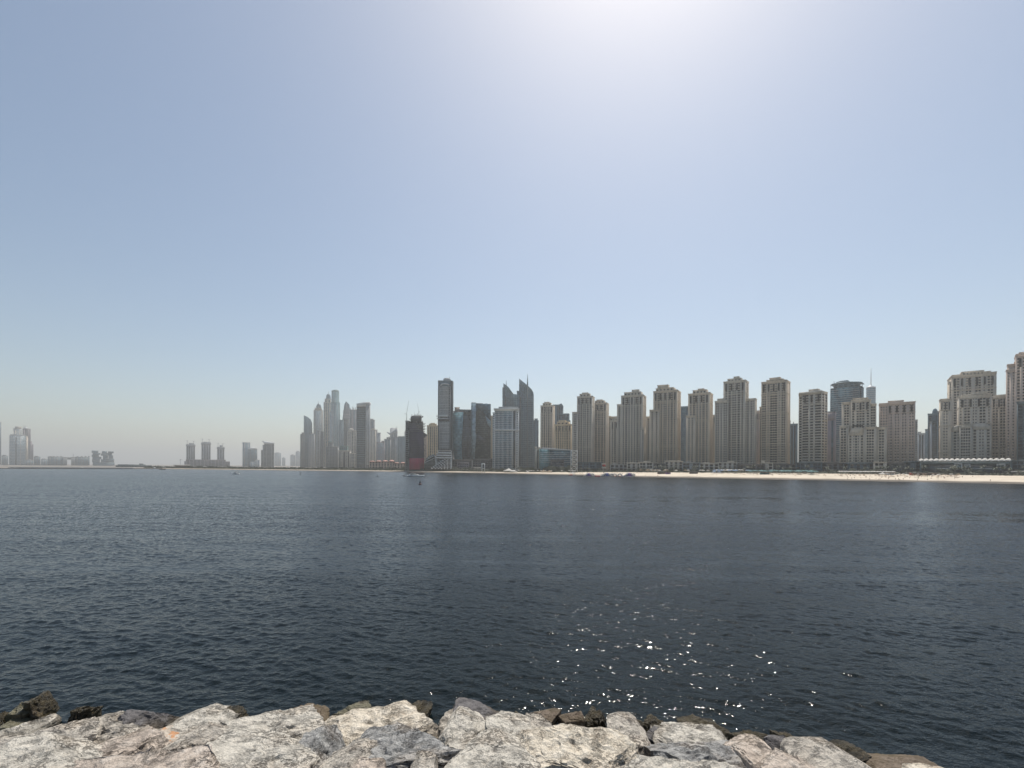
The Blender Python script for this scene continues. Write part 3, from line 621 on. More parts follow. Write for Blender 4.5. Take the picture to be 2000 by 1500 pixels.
    for k_, (xa, ya) in enumerate([(829, 900), (831, 895), (834, 891.5)]): t.mb('rib', 'white', 'stuff').bar((t.lx(xa), -1, t.lz(xa, ya+4)), (t.lx(848), -1, t.lz(848, ya-5)), .45)
    t.bands('floor_line', 'conc', 831, 854, 897, 914, 6, -.5, .7, .18)
    for k_ in range(7): t.mb('rib', 'white', 'stuff').bar((t.lx(849+k_*.9), -1, t.lz(849, 888.5+k_*1.3)), (t.lx(851.5+k_*.6), -1, t.lz(851, 914)), .3)
    t.done()
    # glass pair
    t = Tower('office_tower', 'pale blue glass face of the leaning glass tower right of the banded tower', 920, 882, 921, 0, None, 'tower', 'slate', 'w_teal')
    t.poly('glass_face', 'w_teal', [(883, 806), (905, 805), (904, 830), (902.5, 850), (901.5, 870), (902, 886), (903, 897), (888, 897), (884, 880), (883, 850)], -2, 22)
    t.block(897, 920.5, 800.3, 'mV', 3.6, 4, win='w_navy', d0=1, dd=26); t.block(886, 905, 803.4, 'P', 4, 4, d0=1, yb=807, wall='mauve')
    t.crown(888, 897.5, 795.5, 804, wall='sand_c', d0=6); t.poly('glass_edge', 'conc_l', [(882.2, 806), (883.2, 806), (884, 850), (885, 880), (888.5, 897), (886, 897), (882.5, 870)], -2.4, 3)
    m_ = t.mb('mullion', 'slate', 'stuff')
    for i in range(7):
        x = 885.5+i*2.6; m_.b(t.lx(x)-.12, t.lx(x)+.12, -2.25, -1.8, t.lz(x, 895), t.lz(x, 806.5))
    for i in range(22): m_.b(t.lx(884.6), t.lx(901.5), -2.2, -1.8, t.lz(893, 808+i*4), t.lz(893, 807.6+i*4)) 
    t.done()
    t = Tower('office_tower', 'wide dark glass tower with diamond reflections coloured into its face', 930, 918.5, 959, 0, None, 'tower', 'slate', 'w_green')
    t.poly('glass_face', 'w_pale', [(919.3, 897), (920.3, 788), (929.8, 787.5), (928.5, 845), (930.5, 850), (927, 897)], -1.5, 24)
    t.poly('glass_face', 'w_green', [(927, 897), (930.2, 851), (928.6, 845), (929.5, 806), (935, 797), (948, 810), (958.6, 820), (958.6, 897)], -.5, 24)
    t.poly('glass_face', 'w_blue', [(929.8, 787.5), (944, 788.8), (950, 788), (958.6, 790), (958.6, 820), (948, 810), (935, 797), (929.6, 805.5)], -.9, 24)
    t.poly('glass_reflection', 'w_navy', [(931, 850), (934, 846), (944, 855), (951, 860), (944, 866), (932, 858)], -.8, 3)  # reflections in the glass, put in as darker and paler panels
    t.poly('glass_reflection', 'w_pale', [(948, 812), (958.4, 822), (958.4, 836), (952, 828)], -.75, 3)
    for x0, x1, y in ((921, 929, 786.3), (929, 943, 787.8), (950, 958, 789)): t.crown(x0, x1, y, y+2, wall='slate', d0=2)
    m_ = t.mb('mullion', 'slate', 'stuff')
    for i in range(26): m_.b(t.lx(920.3 if i < 12 else 928.5), t.lx(958.4), -1.05, -.3, t.lz(940, 795+i*4), t.lz(940, 794.7+i*4))
    t.done()
    t = Tower('dark_podium', 'long dark podium under the two glass towers', 860, 882, 966, 0, None, 'building', 'conc_d', 'w_navy')
    t.block(882.5, 922, 897.5, 'nw', 4, 5, dd=30); t.block(922.3, 964, 896.5, 'wn', 4, 5, d0=2, dd=30); t.block(893, 916, 903, 'w', 4, 4, d0=-6, dd=8, wall='mauve'); t.done()
    t = Tower('residential_tower', 'narrow yellowish tower seen between the diamond glass tower and the white grid tower', 1200, 957, 970, 0, None, 'tower', 'sand_d', 'w_warm'); t.block(958, 968, 812, 'PwP', 4, 3); t.done()
    # white grid tower
    t = Tower('hotel_tower', 'grey tower with a fine white grid and a thin overhanging roof slab', 850, 962, 1014, 0, None, 'tower', 'white', 'w_blue')
    t.block(966, 1008, 800, 'wmw', 3.3, 2.4, dd=24, sp=.28); t.block(962.5, 966.5, 806, 'wP', 3.3, 2.6, d0=2, dd=20); t.block(1008.2, 1013.7, 802, 'wP', 3.3, 2.3, d0=1, wall='white', win='w_dark', dd=22)
    t.fins('rib', 'white', 999.5, 1002.5, 1, 800, 908, -1.2, 1.3, 1.2); t.mb('recess', 'w_navy').b(t.lx(1003.5), t.lx(1006.5), -.2, 1, 8, t.lz(1005, 802))
    t.mb('roof_slab', 'white').b(t.lx(964), t.lx(1014), -3.5, 22, t.lz(990, 799.5), t.lz(990, 798.2)); t.block(974, 1012, 795.2, 'P', 4, 4, d0=3, yb=799.5, wall='conc_l')
    t.mb('belt_course', 'white').b(t.lx(964.5), t.lx(1014), -1.3, .4, t.lz(990, 841), t.lz(990, 838.6)); t.done()
    # twins
    for nm, pts, fx, sx, sy0, sy1, lab in [
        ('twin_tower', [(981.3, 916), (981.3, 757), (983, 756), (983.2, 748.2), (986, 750.5), (990, 753), (994, 757), (998, 763), (1003, 769.6), (1013, 770.3), (1013, 916)], (982, 1010), 988.8, 742.5, 754, 'lower of the two blue-grey twin towers with curved pointed tops'),
        ('twin_tower', [(1010.5, 916), (1010.5, 767), (1013.8, 764), (1014, 739.2), (1020, 744), (1026, 749), (1032, 754), (1038, 760), (1041.5, 766), (1042.5, 772), (1042.5, 916)], (1011, 1042), 1030.5, 730, 752, 'taller of the two blue-grey twin towers, with a tall blade spire')]:
        t = Tower(nm, lab, 1150 if sx < 1000 else 1100, pts[0][0], pts[-1][0], 0, 'twin blue-grey towers with curved tops', 'skyscraper', 'bluegrey', 'w_blue')
        t.poly('wall', 'w_blue', pts, 0, 34)
        f = (lambda x: np.interp(x, [983, 994, 1003, 1013], [749, 758, 770, 771])) if sx < 1000 else (lambda x: np.interp(x, [1010, 1013.9, 1014, 1032, 1042], [767, 765, 740, 755, 770]))
        t.fins('rib', 'bluegrey', fx[0], fx[1], 9, f, 912, -.9, .7, .9)
        n_, y0_ = (32, 772) if sx < 1000 else (34, 772)
        t.bands('floor_line', 'bluegrey', fx[0], fx[1], y0_, 912, n_, -.35, .5, .22)
        if sx < 1000: t.poly('crown', 'bluegrey', [(983.2, 748.2), (986, 750.5), (990, 753), (994, 757), (1002, 768.5), (994, 763), (983.5, 756)], -1.4, 5)
        else: t.poly('crown', 'bluegrey', [(1014, 739.2), (1020, 744), (1032, 754), (1041.5, 766), (1030, 759), (1014.3, 750)], -1.4, 5)
        t.mast(sx, sy0, sy1, 1.1 if sx < 1000 else 1.8, 'bluegrey', d0=-1.5, r2=.3)
        if sx > 1000:
            t.fins('blade', 'slate', sx-1, sx+1, 1, 752, 910, -2, 2.2, 2); t.crown(1009.5, 1013.5, 763.5, 768, wall='bluegrey', d0=2)
        t.fins('recess', 'w_navy', fx[0]+4, fx[0]+6, 1, y0_+3, 910, -1.0, 2.5, .8)
        t.done()
    t = Tower('residential_tower', 'dark blue tower immediately right of the twin towers', 1100, 1042, 1052.5, 4, None, 'tower', 'bluegrey', 'w_navy'); t.block(1042.5, 1051.5, 821, 'wP', 4, 3); t.crown(1044, 1050, 817.5, 822); t.done()
    t = Tower('slim_block', 'narrow pale block with a tall dark slot beside the teal office', 760, 1044, 1056, 0, None, 'building', 'sand_e', 'w_navy'); t.block(1044.5, 1049, 873, 'P', 4, 3, dd=14); t.block(1052, 1056, 874, 'P', 4, 3, dd=14); t.block(1048.8, 1052.2, 876, 'V', 4, 3, d0=1.5, dd=10); t.done()
    # teal office
    t = Tower('office_building', 'low teal and grey glass office with white floor lines behind the beach', 735, 1054, 1118, -6, None, 'building', 'conc_l', 'w_teal')
    t.block(1054.5, 1073, 876, 'n', 3.6, 5, sp=.22, dd=30, cap=False, frieze=1, wall='tealpan'); t.block(1073.3, 1117, 880, 'n', 3.6, 5, sp=.25, dd=30, d0=1, win='w_blue', frieze=1, wall='bluegrey')
    t.bands('floor_line', 'white', 1055, 1116, 881, 903, 6, -.6, .8, .13); t.block(1076, 1102, 898, 'n', 4, 5, sp=.5, dd=10, d0=-5, wall='conc_d', win='w_navy'); t.poly('roof', 'conc_l', [(1054, 877), (1060, 874.3), (1072, 875), (1117.5, 878.5), (1117.5, 880.3)], 0, 28); t.done()
middle()

# -- the sand-coloured row
def row():
    T = []
    T.append(jbr('sand tower with rounded crown, first of the row right of the twin towers', 1055.7, 1080, 792, [(1060, 1075.5, 787, 792, 3), (1063, 1072.5, 785, 787.5)], dY=120, wall='sand_b'))
    t = Tower('office_tower', 'dark blue tower with stepped angular roof behind the first sand towers', 1150, 1080, 1113, 6, None, 'tower', 'bluegrey', 'w_navy')
    t.block(1080, 1092, 790.5, 'mP', 4, 4); t.block(1091, 1099.5, 792, 'mP', 4, 4, d0=2, cap=False); t.poly('roof', 'bluegrey', [(1089, 792), (1096, 787.5), (1099.7, 792)], 1, 14)
    t.block(1090, 1111, 808, 'mw', 4, 4, d0=-3); t.block(1092, 1113, 821, 'w', 4, 4, d0=-5); t.done()
    T.append(jbr('low ochre tower with a broad arched crown behind the teal office', 1083, 1116, 829, [(1088, 1110, 823.5, 829, 3), (1091, 1104, 821, 824)], dY=110, wall='sand_d', win='w_warm'))
    T.append(jbr('tall sand tower with a low left wing, second of the row', 1127, 1157, 774, [(1132, 1151.5, 769, 774, 3), (1137, 1148, 766.8, 769.5)], [(1117.5, 1129, 805, -3)], dY=60, wall='sand_e'))
    T.append(jbr('sand tower overlapping the right side of the second tall one', 1156, 1185, 787, [(1162, 1180, 782.5, 787, 3), (1165, 1176, 780.5, 783)], dY=105, wall='sand_b'))
    T.append(jbr('low ochre slab in the gap between tall sand towers', 1183, 1206, 814, [(1186, 1192, 812.5, 814)], dY=160, wall='sand_d', win='w_warm'))
    T.append(jbr('lower rounded sand tower with arched top at the left foot of the broad one', 1192, 1216, 821, [(1195, 1213, 817.5, 821, 3), (1199, 1209, 815.5, 818)], dY=40, wall='sand_e'))
    T.append(jbr('broad sand tower with a three-step crown and low left wing', 1213, 1256, 772, [(1219, 1251, 765.5, 772, 5), (1234, 1247.5, 761, 766)], [(1205, 1214.5, 790, 4), (1251, 1258, 836, -4)], dY=20, wall='sand_e'))
    t = Tower('office_tower', 'pale blue slab seen low in the gap right of the broad three-step tower', 900, 1254, 1263, 0, None, 'tower', 'bluegrey', 'w_pale'); t.block(1254, 1263, 858, 'm', 4, 4); t.done()
    T.append(jbr('sand tower with a stepped left wing, fourth tall one of the row', 1276, 1323, 763, [(1281, 1315, 757.5, 763, 5), (1284, 1304.5, 751.8, 758)], [(1268.5, 1288, 800.5, -4), (1262, 1269, 814, 6)], dY=15, wall='sand_a'))
    t = Tower('office_tower', 'grey glass-topped slab between the fourth and fifth sand towers', 850, 1323, 1345, 4, None, 'tower', 'bluegrey', 'w_blue'); t.block(1328, 1345, 794, 'mw', 4, 4); t.block(1323, 1329, 813.5, 'wP', 4, 3, d0=3, wall='conc'); t.done()
    T.append(jbr('sand tower with a flat turret crown, fifth tall one of the row', 1344, 1386.3, 768, [(1353, 1379.5, 761.5, 768, 4), (1363, 1374, 759, 762)], [(1340, 1358, 812, -4)], dY=15, wall='sand_b'))
    T.append(jbr('yellow low slab right of the fifth sand tower', 1385, 1397.5, 811, [], dY=120, wall='sand_d', win='w_warm'))
    T.append(jbr('tallest central sand tower flanked by two lower wings', 1413, 1456, 744, [(1421, 1447, 739, 744, 4), (1433, 1443, 735.3, 739)], [(1396, 1422, 783, -5, 'wwP'), (1401, 1415, 779, -4, 'wP'), (1454, 1475, 779, 3, 'swP')], dY=5, wall='sand_e'))
    T.append(jbr('rose slab with dark rooftop box behind the twin-winged sand tower', 1473, 1485, 804, [(1475, 1482, 802, 804)], dY=140, wall='sand_c'))
    T.append(jbr('tall sand tower with dark balcony stacks on its right edge', 1487, 1536.3, 744.5, [(1497, 1529, 741, 744.5, 4), (1503, 1523, 737.5, 741.5)], [(1483.5, 1490, 795, 4)], dY=5, wall='sand_a', pat='wwPsPb'))
    t = Tower('residential_tower', 'low grey pair of slabs in the gap left of the banded window tower', 800, 1536, 1559, 4, None, 'tower', 'conc', 'w_dark'); t.block(1536, 1543, 822, 'wP', 3.6, 3); t.block(1542, 1557.5, 828, 'PVP', 3.6, 3, d0=-4, wall='bluegrey'); t.mast(1550, 824, 828, .6); t.done()
    t = jbr('slim tower with dark horizontal window bands and a blank brown top', 1566, 1605.5, 766, [(1579.5, 1597, 760.3, 765, 0)], [(1560, 1567.5, 771.5, 1.5, 'wP')], delta=20, dY=-5, wall='sand_e', pat='nnP', fh=3.5, bay=4)
    t.mb('belt_course', 'sand_e').b(t.lx(1560), t.lx(1605), -1.0, .5, t.lz(1580, 769), t.lz(1580, 765)); T.append(t)
    t = Tower('residential_tower', 'mauve striped slab behind and right of the banded window tower', 700, 1606, 1632, 4, None, 'tower', 'mauve', 'w_blue'); t.block(1608, 1632, 806, 'PVP', 3.6, 3, frieze=12); t.block(1604, 1612, 812, 'wP', 3.6, 3, d0=4); t.crown(1616, 1631, 803.5, 806, wall='slate'); t.done()
    # blue glass tower
    t = Tower('office_tower', 'blue glass tower with open corner frames and a swept roofline', 800, 1621, 1684, 8, None, 'tower', 'bluegrey', 'w_blue')
    t.block(1621.5, 1678, 756, 'm', 3.7, 4, frieze=.5, cap=False, dd=26); t.bands('floor_line', 'conc_l', 1622, 1677, 757, 905, 36, -.35, .5, .16)
    t.block(1628, 1677, 748.5, 'nP', 3.5, 5, d0=2, dd=22, yb=757, sp=.3, cap=False, frieze=.5)
    t.poly('roof', 'bluegrey', [(1621.5, 752), (1626, 749.3), (1640, 746.2), (1655, 745), (1678, 745), (1684, 746), (1684, 747), (1655, 747), (1640, 748.5), (1627, 751.5)], 0, 26)
    t.poly('roof', 'bluegrey', [(1633, 746.5), (1642, 743.8), (1655, 742.2), (1657, 742.8), (1657, 746), (1634, 748)], 5, 14)
    f_ = t.mb('corner_frame', 'steel'); 
    for x in (1622, 1628.5, 1677.5, 1683.6): f_.b(t.lx(x)-.3, t.lx(x)+.3, .2, .8, t.lz(x, 757), t.lz(x, 747.5 if x > 1650 else 751))
    f_.b(t.lx(1677.5), t.lx(1683.8), .2, .7, t.lz(1680, 754.4), t.lz(1680, 753.6)); t.mast(1629, 744.5, 749, .4, d0=3)
    t.block(1678.2, 1683.8, 754, 'm', 3.7, 3, d0=1, win='w_navy', cap=False, frieze=.3, dd=20); t.done()
    # white tower with spire
    t = Tower('spire_tower', 'pale round tower topped by a thin white spire', 950, 1691, 1710, 0, None, 'tower', 'conc_l', 'w_pale')
    r = (t.lx(1710)-t.lx(1691))/2; cx_ = (t.lx(1710)+t.lx(1691))/2; zt = t.lz(1700, 756)
    t.mb('wall', 'conc_l').lathe(cx_, r, [(r, 1), (r, zt), (r*.96, zt+.6)], 24); b_ = t.mb('window', 'w_pale', 'stuff')
    for i in range(40): b_.lathe(cx_, r, [(r+.18, zt-4-i*4), (r+.18, zt-2.2-i*4)], 24)
    t.mb('roof', 'white').lathe(cx_, r, [(r*.96, zt+.6), (r*.85, zt+1.5), (r*.45, t.lz(1700, 753)), (r*.12, t.lz(1700, 750.5)), (r*.02, t.lz(1700, 749))], 24)
    t.mb('rim', 'white').lathe(cx_, r, [(r*1.04, zt-.8), (r*1.04, zt+.8)], 24)
    t.mast(1701.3, 718.5, 751, .85, 'white', d0=r, r2=.35); t.done()
    # beige complex
    t = jbr('stepped sand complex with arched lower front wings below the spire tower', 1662, 1700, 781, [(1666, 1694, 777.3, 781, 4)], [(1644, 1663, 786, 4, 'PwwP'), (1699.5, 1711, 789, 3, 'wwP'), (1640, 1658, 832, 1, 'wwP'), (1656.5, 1688, 846, -9, 'wPs'), (1687.5, 1712, 834, -10, 'Pww'), (1711.5, 1732, 834.5, -7, 'PwPw')], delta=3, dY=-20, wall='sand_b', pat='wPw')
    t.poly('gable', 'sand_b', [(1658, 846), (1661, 840), (1666, 836.5), (1674, 834.5), (1683, 834.5), (1688, 837), (1688, 846)], -8.5, 8)
    t.mb('window', 'w_dark', 'stuff').b(t.lx(1666), t.lx(1686), -9.3, -5, t.lz(1676, 833.5), t.lz(1676, 831.5)); T.append(t)
    T.append(jbr('broad rosy tower with regular rows of square windows', 1717.5, 1788, 786.5, [(1735, 1765, 782.5, 786.5, 0)], [(1717, 1736, 789.5, -.8, 's')], delta=-2, dY=-15, wall='sand_c', pat='ssP', bay=3.0, fh=3.4))
    t = Tower('residential_tower', 'thin pale green-grey slab right of the rosy tower', 800, 1787, 1793, 0, None, 'tower', 'conc', 'w_dark'); t.block(1787, 1792.3, 820, 'wP', 3.6, 3); t.done()
    t = Tower('residential_tower', 'low pale grey tower with stepped roof in the right-hand gap', 850, 1791, 1812, 0, None, 'tower', 'conc_l', 'w_dark'); t.block(1792, 1807, 846.5, 'PVP', 3.6, 3); t.crown(1793, 1799, 843.5, 847); t.block(1807, 1812.5, 838.5, 'm', 3.6, 3, d0=3, wall='bluegrey', win='w_pale'); t.done()
    t = Tower('office_tower', 'dark glass tower with a small round dome in the right-hand gap', 720, 1811, 1838, 0, None, 'tower', 'bluegrey', 'w_navy')
    t.block(1812, 1832, 808, 'mV', 3.6, 3.5); t.block(1816, 1820.5, 824, 'P', 3.6, 3, d0=-2, wall='conc_l'); t.dome(1820, 1832, 797, 808.5, mat='bluegrey', d0=2); t.mb('arch', 'w_blue').b(t.lx(1819), t.lx(1828), -.5, 1, t.lz(1822, 826), t.lz(1822, 812)); t.block(1828, 1838, 803.5, 'PwP', 3.6, 3, d0=4, wall='conc'); t.done()
    T.append(jbr('narrow sand slab forming the left side of the far right group', 1836, 1858, 780, [(1838, 1850, 778.8, 780)], [], delta=-4, dY=-20, wall='sand_b', pat='PsPs', bay=3))
    T.append(jbr('highest rear sand block of the far right group, with a curved roofline', 1857.5, 1946.5, 732, [(1879, 1922, 724.5, 732, 6), (1860, 1946.5, 729, 732, 0), (1900, 1935, 725.8, 732, 0)], [(1854, 1860, 745.5, 1, 'wP')], delta=-8, dY=45, wall='sand_b', pat='PwwPs'))
    t = jbr('front sand block of the far right group with arched tops and dark openings', 1872, 1937, 773, [(1880, 1932, 769, 773, 6), (1897, 1927, 767.5, 770, 0)], [(1856.5, 1876, 838, -8, 'Pws'), (1874, 1898, 831.5, -10, 'wwP'), (1898, 1936.5, 834, -8, 'wPs')], delta=-4, dY=-15, wall='sand_e', pat='sPwwP')
    t.poly('gable', 'sand_e', [(1897, 836), (1902, 829), (1912, 826.5), (1924, 827), (1935, 832), (1936, 838)], -7.5, 8); t.poly('gable', 'sand_e', [(1856, 840), (1860, 833), (1872, 829.5), (1876, 830), (1876, 840)], -7.5, 8); T.append(t)
    T.append(jbr('sand block with paired square openings between the far right group and the edge tower', 1936, 1967, 774, [(1942, 1964, 771, 774, 2)], [], delta=0, dY=5, wall='sand_e', pat='wwP'))
    T.append(jbr('huge sand tower cut by the right edge of the picture', 1983.5, 2060, 690, [(1991, 2050, 685, 690, 5), (1985, 2055, 687.5, 690, 0)], [(1965.5, 1984.5, 722, .5, 'sPs'), (1967.5, 1984.5, 711.5, 2, 'P')], delta=-3, dY=-30, wall='sand_c', pat='wPwb'))
    t = Tower('office_building', 'dark glass block in front of the huge edge tower', 460, 1985, 2060, 0, None, 'building', 'slate', 'w_navy'); t.block(1986, 2060, 783, 'mw', 3.6, 3.5, d0=0); t.done()
    for t in T: t.done()
row()

# ------------------------------------------------------------------ low promenade buildings
def lowrise():
    def low(label, x0, x1, yt, wall, win, dY=0, pat='wnP', name='promenade_building', extra=()):
        Y = shore((x0+x1)/2)+beachw((x0+x1)/2)+24+dY
        t = Tower(name, label, Y, x0, x1, 0, None, 'building', wall, win); t.block(x0, x1, yt, pat, 3.6, 4, dd=14, frieze=.8, sp=.3)
        for (a, b, y) in extra: t.crown(a, b, y, yt, d0=2)
        return t
    L = [('dark low glass pavilion behind the lattice tower', 1126, 1176, 903.5, 'slate', 'w_navy', ()),
         ('low grey promenade block left of the broad three-step tower', 1192, 1226, 907.5, 'conc', 'w_dark', ((1196, 1204, 905),)),
         ('low sandy promenade block in front of the broad three-step tower', 1224, 1252, 904.5, 'sand_e', 'w_dark', ((1230, 1240, 902.5),)),
         ('low pale domed promenade hall left of the fourth sand tower', 1248, 1276, 903, 'sand_e', 'w_dark', ((1256, 1268, 901.2),)),
         ('dark terrace with thin roof below the fourth sand tower', 1272, 1300, 906.5, 'conc_d', 'w_navy', ()),
         ('low sand shop row under the fourth sand tower', 1298, 1334, 901.5, 'sand_b', 'w_dark', ((1306, 1320, 900), (1322, 1330, 899.5))),
         ('low pale shop row left of the fifth sand tower', 1332, 1368, 904, 'conc', 'w_dark', ((1340, 1350, 901.5),)),
         ('low sand shop row under the fifth sand tower', 1366, 1404, 905.5, 'sand_e', 'w_dark', ((1374, 1386, 903),)),
         ('low sandy gate building left of the tallest central sand tower', 1402, 1440, 903.5, 'sand_e', 'w_dark', ((1421, 1434, 901),)),
         ('dark long cafe terrace under the tallest central sand tower', 1438, 1494, 908, 'conc_d', 'w_warm', ((1446, 1480, 906),)),
         ('sand gatehouse with a white rooftop kiosk below the tall balcony tower', 1486, 1510, 904.5, 'sand_b', 'w_dark', ((1487, 1494, 900.3),)),
         ('low dark shop row right of the sand gatehouse', 1508, 1556, 907, 'conc_d', 'w_navy', ((1514, 1540, 905.5),)),
         ('dark low hall with sloping roof beneath the banded window tower', 1554, 1606, 904, 'slate', 'w_navy', ((1560, 1590, 901.5),)),
         ('wide dark terrace block beneath the mauve striped slab', 1604, 1648, 904.5, 'conc_d', 'w_dark', ((1610, 1636, 902.5),)),
         ('long dark shopfront under the stepped sand complex', 1646, 1708, 905.5, 'slate', 'w_dark', ((1650, 1668, 903.5), (1676, 1704, 903))),
         ('low sandy block between the stepped complex and the rosy tower', 1706, 1732, 903, 'sand_b', 'w_dark', ()),
         ('low dark block with a pale sign wall below the rosy tower', 1730, 1768, 905.5, 'conc_d', 'w_navy', ((1746, 1759, 904),)),
         ('low dark block left of the long scalloped canopy', 1766, 1800, 902, 'slate', 'w_navy', ((1774, 1784, 900.5),)),
         ('dark glass block at the right edge beside the scalloped canopy', 1974, 2060, 900, 'slate', 'w_navy', ((1990, 2050, 897),))]
    for i, (lab, a, b, yt, wall, win, ex) in enumerate(L):
        t = low(lab, a, b, yt, wall, win, (i % 3)*5, ['wnP', 'nP', 'wP'][i % 3], extra=ex)
        r_ = random.Random(i)
        aw = t.mb('awning', r_.choice(['canvas_white', 'canvas_tan', 'conc_l']), 'stuff')
        n = max(2, int((b-a)/7)); 
        for k in range(n):
            if r_.random() < .6:
                u = t.lx(a)+(t.lx(b)-t.lx(a))*(k+.1)/n; v = u+(t.lx(b)-t.lx(a))*.7/n; z = r_.choice([8.2, 8.8, 11.2]) 
                aw.b(u, v, -2.6, -.2, z, z+.35)
        pr = t.mb('pergola', 'wood' if i % 2 else 'conc_d', 'stuff'); u0, u1 = t.lx(a)+1, t.lx(b)-1
        for k in range(int((u1-u0)/4)): pr.b(u0+k*4, u0+k*4+.3, -6, -5.7, 5, 8.3)
        pr.b(u0, u1, -6.3, -1, 8.3, 8.6)
        t.done()
    # long building with scalloped white roof
    t = Tower('canopy_building', 'long dark glass building under a bright white scalloped canopy', shore(1885)+100, 1796, 1976, 0, None, 'building', 'slate', 'w_navy')
    t.block(1797, 1976, 901.5, 'nV', 4, 6, dd=20, cap=False, sp=.18); a, b = t.lx(1795.5), t.lx(1975)
    n = 17; q = (b-a)/n; z = t.lz(1885, 900)
    rf = t.mb('roof', 'canvas_white')
    for i in range(n):
        o = len(rf.v); m_ = 8
        for j in range(m_+1):
            u = a+q*(i+j/m_); hgt = 1.0+1.5*math.sin(math.pi*j/m_)
            rf.v += [(u, -5, z), (u, -5, z+hgt*.9+.3), (u, 4, z+hgt*.7), (u, 14, z+hgt*.4)]
        for j in range(m_):
            p = o+4*j; rf.f += [[p+1, p+5, p+6, p+2], [p+2, p+6, p+7, p+3]]
    rm = t.mb('edge_beam', 'white', 'stuff'); rm.b(a, b, -5.2, -4.8, z-.3, z+.25)
    for x0, x1, y0, y1 in ((1864, 1880, 905, 917), (1883, 1896, 907, 913.5), (1947, 1964, 905.5, 911)):
        fr = t.mb('entrance_frame', 'conc_l'); u, v, za, zb = t.lx(x0, -3), t.lx(x1, -3), t.lz(x0, y1, -3), t.lz(x0, y0, -3)
        fr.b(u, v, -4, 0, zb-1.2, zb); fr.b(u, u+1, -4, 0, za, zb-1.2); fr.b(v-1, v, -4, 0, za, zb-1.2)
        t.mb('entrance_glass', 'w_pale').b(u+1, v-1, -2, -.5, za, zb-1.2)
    t.mb('balcony_rail', 'white', 'stuff').b(t.lx(1830), t.lx(1862), -1.8, -1.5, t.lz(1850, 915.3), t.lz(1850, 914.3)); t.mb('balcony_rail', 'white', 'stuff').b(t.lx(1898), t.lx(1938), -1.8, -1.5, t.lz(1910, 915.5), t.lz(1910, 914.5)); t.done()
    t = Tower('beach_canopy', 'thin white curved canopy at the right edge above the sand', shore(1980)+80, 1958, 2060, 0, None, 'canopy', 'white', 'w_dark')
    t.poly('roof', 'canvas_white', [(1959, 922), (1972, 920.3), (1988, 919.6), (2060, 919), (2060, 921.5), (1975, 922.3)], 0, 8); c_ = t.mb('column', 'steel', 'stuff')
    for x in (1962, 1975, 1990, 2005, 2030): c_.b(t.lx(x)-.15, t.lx(x)+.15, 3, 3.3, 4.5, t.lz(x, 921))
    t.done()
    # lattice tower
    x0, x1 = 1115.3, 1127.8; Y = 660
    t = Tower('lattice_tower', 'tall white open steel lattice tower on the beach beside the teal office', Y, x0, x1, 0, None, 'tower', 'white', 'w_dark')
    a, b, z1 = t.lx(x0), t.lx(x1), t.lz(1121, 880); m_ = t.mb('frame', 'white'); wd = b-a
    cs = [(a, 0), (b, 0), (b, wd*.8), (a, wd*.8)]
    for p in cs: m_.bar((*p, 1.5), (*p, z1), .42)
    br = t.mb('brace', 'white')
    n = 5
    for i in range(n+1):
        z = 2+(z1-2)*i/n
        for j in range(4): br.bar((*cs[j], z), (*cs[(j+1) % 4], z), .26)
        if i < n:
            zn = 2+(z1-2)*(i+1)/n
            for j in range(4):
                p, q = cs[j], cs[(j+1) % 4]
                if i % 2: p, q = q, p
                br.bar((*p, z), (*q, zn), .3)
                br.bar((*q, z), (*p, zn), .18)
    t.done()
    # white portal
    Y = shore(944)+22; t = Tower('portal_frame', 'slim white double-post portal standing on the sand', Y, 941, 947.5, 0, None, 'frame', 'white', 'w_dark')
    a, b, z1 = t.lx(941), t.lx(947.5), t.lz(944, 905); m_ = t.mb('frame', 'white'); m_.b(a, a+1.1, 0, 1.1, 1, z1); m_.b(b-1.1, b, 0, 1.1, 1, z1); m_.b(a+1.1, b-1.1, 0, 1.1, z1-1.2, z1); m_.b(a+1.1, b-1.1, .1, 1.0, z1*.45, z1*.45+.8); t.done()
    Y = shore(933)+30; t = Tower('beach_shelter', 'flat white shelter roof left of the slim portal', Y, 925, 941, 0, None, 'shelter', 'white', 'w_dark')
    a, b, z = t.lx(925), t.lx(940), t.lz(932, 914.2); t.mb('roof', 'canvas_white').b(a, b, 0, 6, z, z+.9); c_ = t.mb('post', 'steel', 'stuff'); [c_.b(a+1+i*(b-a-2)/4, a+1.2+i*(b-a-2)/4, 1, 1.2, 1.5, z) for i in range(5)]; t.done()
    # lifeguard tower
    Y = shore(1180)+30; t = Tower('lifeguard_tower', 'two-deck red and white lookout tower on a single post behind the inflatables', Y, 1175, 1184.5, 0, None, 'lookout', 'white', 'w_dark')
    a, b = t.lx(1175), t.lx(1184.3); 
    for y in (905.6, 912.8): t.mb('roof', 'canvas_white').b(a, b, 0, 5, t.lz(1180, y+1.2), t.lz(1180, y))
    t.mb('cabin', 'red').b(a+1, b-1, .8, 4.2, t.lz(1180, 911), t.lz(1180, 906.8)); t.mb('post', 'steel').b((a+b)/2-.4, (a+b)/2+.4, 2, 2.8, 3, t.lz(1180, 906)); t.done()
lowrise()

